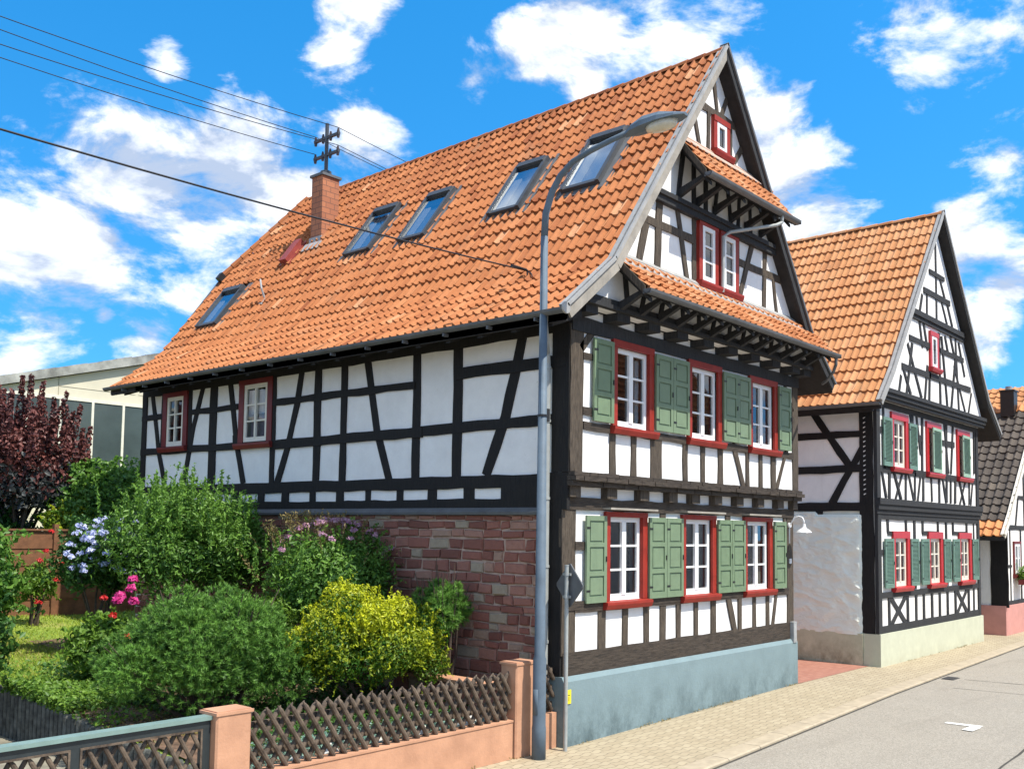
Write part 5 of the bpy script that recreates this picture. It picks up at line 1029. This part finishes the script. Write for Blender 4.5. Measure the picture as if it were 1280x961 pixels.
t,LB=bush('blue_hydrangea','shrub with pale blue flower heads left of the tall fresh green bush','shrub',(-2.95,8.4,2.3),(.75,.6,.95),6500,.10,'leaf_dark',15,16,.55)
P=[(-3.0+.75*math.cos(a)*q_,7.95+.5*math.sin(a)*q_,2.72+.55*random.uniform(-.8,.9)) for a,q_ in [(random.uniform(0,6.28),random.uniform(.2,1)) for _ in range(110)]]
blooms(t,P[:96],.075,'petal_blue',200,18)
t,LB=bush('pink_rose_bush','rose bush with a cluster of magenta-pink roses in front of the tall green bush','shrub',(-3.85,5.9,1.15),(.72,.6,.62),5200,.10,'leaf_fresh',17,16,.55)
blooms(t,[(-3.92,5.55,2.02),(-3.75,5.55,2.12),(-3.68,5.6,2.26),(-3.74,5.45,1.93),(-3.98,5.5,1.95)],.085,'petal_pink',300,46); blooms(t,[(-4.12,5.35,1.75),(-4.02,5.1,1.45),(-4.2,5.5,2.0)],.06,'petal_red',330,24)
t,LB=bush('red_rose_bush','spindly rose bush with red and pink blooms before the board fence','shrub',(-2.35,12.2,1.75),(.5,.45,.6),1500,.10,'leaf_fresh',19,10,.5)
blooms(t,[(-2.2,11.9,2.95),(-2.35,11.8,2.55),(-2.15,11.7,1.95),(-2.5,11.7,1.5),(-2.45,11.8,2.35),(-2.0,11.8,2.3)],.07,'petal_red',350,24)
bush('left_hedge_bush','broad mid green bush at the left frame edge behind the lawn','shrub',(-5.15,9.6,1.95),(1.4,1.3,1.4),14000,.13,'leaf_green',23,24,.6,base=.7)
bush('dark_leaved_bush','dark green bush at the left frame edge above the palisades','shrub',(-6.3,6.4,1.25),(1.15,1.0,1.1),9000,.13,'leaf_dark',25,20,.6,base=.1)
bush('fence_vine','pale leafy climber at the left of the board fence','shrub',(-4.6,14.6,2.5),(1.3,.8,1.1),5000,.12,'leaf_fresh',27,16,.6)
bush('hornbeam_shrub','dense green shrub filling the gap between purple tree and house corner','shrub',(.15,14.6,3.0),(1.45,1.1,1.95),20000,.13,'leaf_green',29,34,.6)
bush('lime_shrub','yellowish green shrub above the board fence, in front of the dense green shrub','shrub',(-.75,14.3,2.9),(.65,.5,.75),4500,.10,'leaf_yellow',31,12,.5,tintf=lambda P,t:t*.45)
bush('backdrop_shrub','dark green shrub in shade below the purple tree','shrub',(-2.6,15.4,2.6),(1.7,.6,1.3),12000,.15,'leaf_dark',33,22,.6)
# purple smoke tree with upright shoots
PT=thing('purple_smoke_tree','purple-leaved smoke tree with upright plumes at the left edge','tree',(-1.6,15.2,1.1))
mb=MB(); mb.tube([(-1.6,15.2,1.0),(-1.55,15.2,2.2),(-1.7,15.2,3.4)],[.12,.10,.07],9)
for i in range(14): a=i*2.4; mb.tube([(-1.58,15.2,2.0+.1*i),(-1.6+.5*math.cos(a),15.2+.4*math.sin(a),3.3+.05*i),(-1.6+1.1*math.cos(a),15.2+.7*math.sin(a),4.6)],[.05,.035,.012],6)
part('trunk',mb,['bark'],PT)
g_=np.random.default_rng(41); P1=[];N1=[]; 
LB=lobes((-1.75,15.2,3.9),(1.6,1.1,1.5),30,43,.7,(.3,.45)); Pa,Na,k=crown_points(LB,14000,2.0)
low=Pa[:,2]+NR.normal(0,.35,len(Pa))<4.2
for i in range(80):
    a=g_.uniform(0,6.28); q_=math.sqrt(g_.random()); x=-1.75+1.75*q_*math.cos(a); y=15.2+1.1*q_*math.sin(a); z=4.2+.95*math.sqrt(1-q_*q_); L=g_.uniform(.6,1.5)*(1-.35*q_); m=int(L/.007); f=np.linspace(0,1,m); ln_=g_.normal(0,.10,2)+.14*q_*np.array([math.cos(a),math.sin(a)])
    rad_=.105*(1-f*.7); th=g_.uniform(0,6.28,m); P1.append(np.stack([x+ln_[0]*f*L+rad_*np.cos(th),y+ln_[1]*f*L+rad_*np.sin(th),z+f*L*1.15],1)); N1.append(np.stack([np.cos(th),np.sin(th),np.full(m,.5)],1))
P1=np.concatenate(P1+[Pa[~low]]);N1=np.concatenate(N1+[Na[~low]])
addmesh('crown',leafmesh('crown',P1,N1,.12,'leaf_purple',.6),PT); addmesh('lower_crown',leafmesh('lower_crown',Pa[low],Na[low],.15,'leaf_greyp',.6),PT,label='greyish green older leaves')
# ground cover, grass (uncountable)
def scatter(name,label,fx,n,size,mat,h=(.02,.12),aspect=.4,cat='plants',up=False):
    P=[];
    while len(P)<n:
        x,y=fx(); P.append((x,y,terr(x,y)+random.uniform(*h)))
    me=leafmesh(name,np.array(P),np.tile([0,-.3,1.0] if not up else [.2,-1,.15],(n,1)),size,mat,aspect,None,.2,.7 if not up else .6,updir=np.tile([0,0,1.0],(n,1)) if up else None)
    o=bpy.data.objects.new(name,me); COL.objects.link(o); tag(o,label,cat,None,'stuff'); return o
scatter('grass','short sunlit green grass of the garden lawn',lambda:(random.uniform(-5.1,1.0) if random.random()<.8 else random.uniform(-5.1,-3),random.uniform(5.5,16.4)),42000,.06,'grass',(.0,.05),.22,'grass',True)
scatter('dry_grass','straw-coloured dry patches in the lawn',lambda:(random.gauss(-3.9,.7),random.gauss(9.6,1.1)),6000,.05,'grass_dry',(.0,.05),.22,'grass',True)
scatter('ground_cover','bright green leafy ground cover on the bed edge above the palisades',lambda:(random.uniform(-5.3,-3.9) if random.random()<.8 else random.uniform(-5.3,-5.05),random.uniform(4.3,6.3) if random.random()<.8 else random.uniform(3.2,8)),8500,.07,'leaf_fresh',(.02,.22),.6)
scatter('sedum_patch','pale blue-green stonecrop growing behind the hunter fence',lambda:(random.uniform(-4.9,-.5),random.gauss(.85,.22)),6500,.055,'leaf_teal',(-.05,.16),.6)
scatter('fallen_leaves','brown litter scattered on the bed by the palisades',lambda:(random.uniform(-5.15,-4.0),random.uniform(2.2,5.2)),2200,.05,'leaf_bronze',(.02,.05),.6)
ST=None
for i in range(14):
    x=-4.8+i*.30+random.uniform(-.08,.08); y=random.uniform(.45,.9); m_=MB(); r_=random.uniform(.06,.12)
    m_.tube([(x-r_,y,terr(x,y)+r_*.4),(x-r_*.5,y,terr(x,y)+r_*.5),(x+r_*.5,y,terr(x,y)+r_*.5),(x+r_,y,terr(x,y)+r_*.4)],[r_*.5,r_*.9,r_*.85,r_*.4],7)
    o=part('bed_stone',m_,['stone_white']); tag(o,'pale rounded stone in the bed right behind the hunter fence','stone','pale stones behind the hunter fence')
# window box plants
P=np.stack([NR.uniform(22.62,23.38,500),NR.normal(-.64,.09,500),NR.normal(1.92,.13,500)],1); addmesh('leaves',leafmesh('leaves',P,np.tile([0,-1,.6],(500,1)),.10,'leaf_fresh',.6),FB); blooms(FB,[(22.8,-.75,2.0),(23.1,-.76,2.05)],.05,'petal_red',400,12)
# house across the street, seen only as a reflection in the windows
HO=thing('opposite_house','white house with orange roof on the other side of the street','house',(20,-18,0))
mb=MB(); mb.box(7,33,-23,-14,0,6.3); part('wall',mb,['plaster'],HO)
P_=Prof([(-13.4,6.1),(-14.2,6.8),(-18.5,12.4)])
mb=MB(); L=P_.len
def ob(u,s): p,d=P_.at(s); return Vector((u,p.x,p.y))
def on_(s): p,d=P_.at(s); return Vector((0,d.y,-d.x))
tiles(mb,ob,on_,None,6.6,33.4,L,.3,.42,None,0); part('roof_tiles',mb,['tile_orange'],HO)
mb=MB(); mb.prism([(6.7,-13.5,6.05),(6.7,-18.5,12.3),(6.7,-23.5,6.05)],(26.6,0,0)); part('attic',mb,['wood_soffit'],HO)
scatter('shade_plants','low dark green leaves covering the shaded bed under the shrubs',lambda:(random.uniform(-4.3,-.3),random.uniform(1.0,7.5)),16000,.075,'leaf_dark',(.0,.22),.6)

# weeds and grit in the joint between houses and pavement
scatter_pts=[]
for i in range(900):
    x=random.choice([random.uniform(.3,7.6),random.uniform(11.3,19.2),random.uniform(-5,-.1)]) ; yb=-.10 if x<8 else -.43
    if x<0: yb=-.01
    if mn.noise(Vector((x*1.7,3.1,0)))>.05: scatter_pts.append((x,yb-abs(random.gauss(0,.03)),gz(x)+random.uniform(0,.035)))
me=leafmesh('joint_weeds',np.array(scatter_pts),np.tile([0,-.5,.8],(len(scatter_pts),1)),.035,'leaf_bronze',.5); o=bpy.data.objects.new('joint_weeds',me); COL.objects.link(o); tag(o,'dry weeds and grit along the foot of the plinths','weeds',None,'stuff')
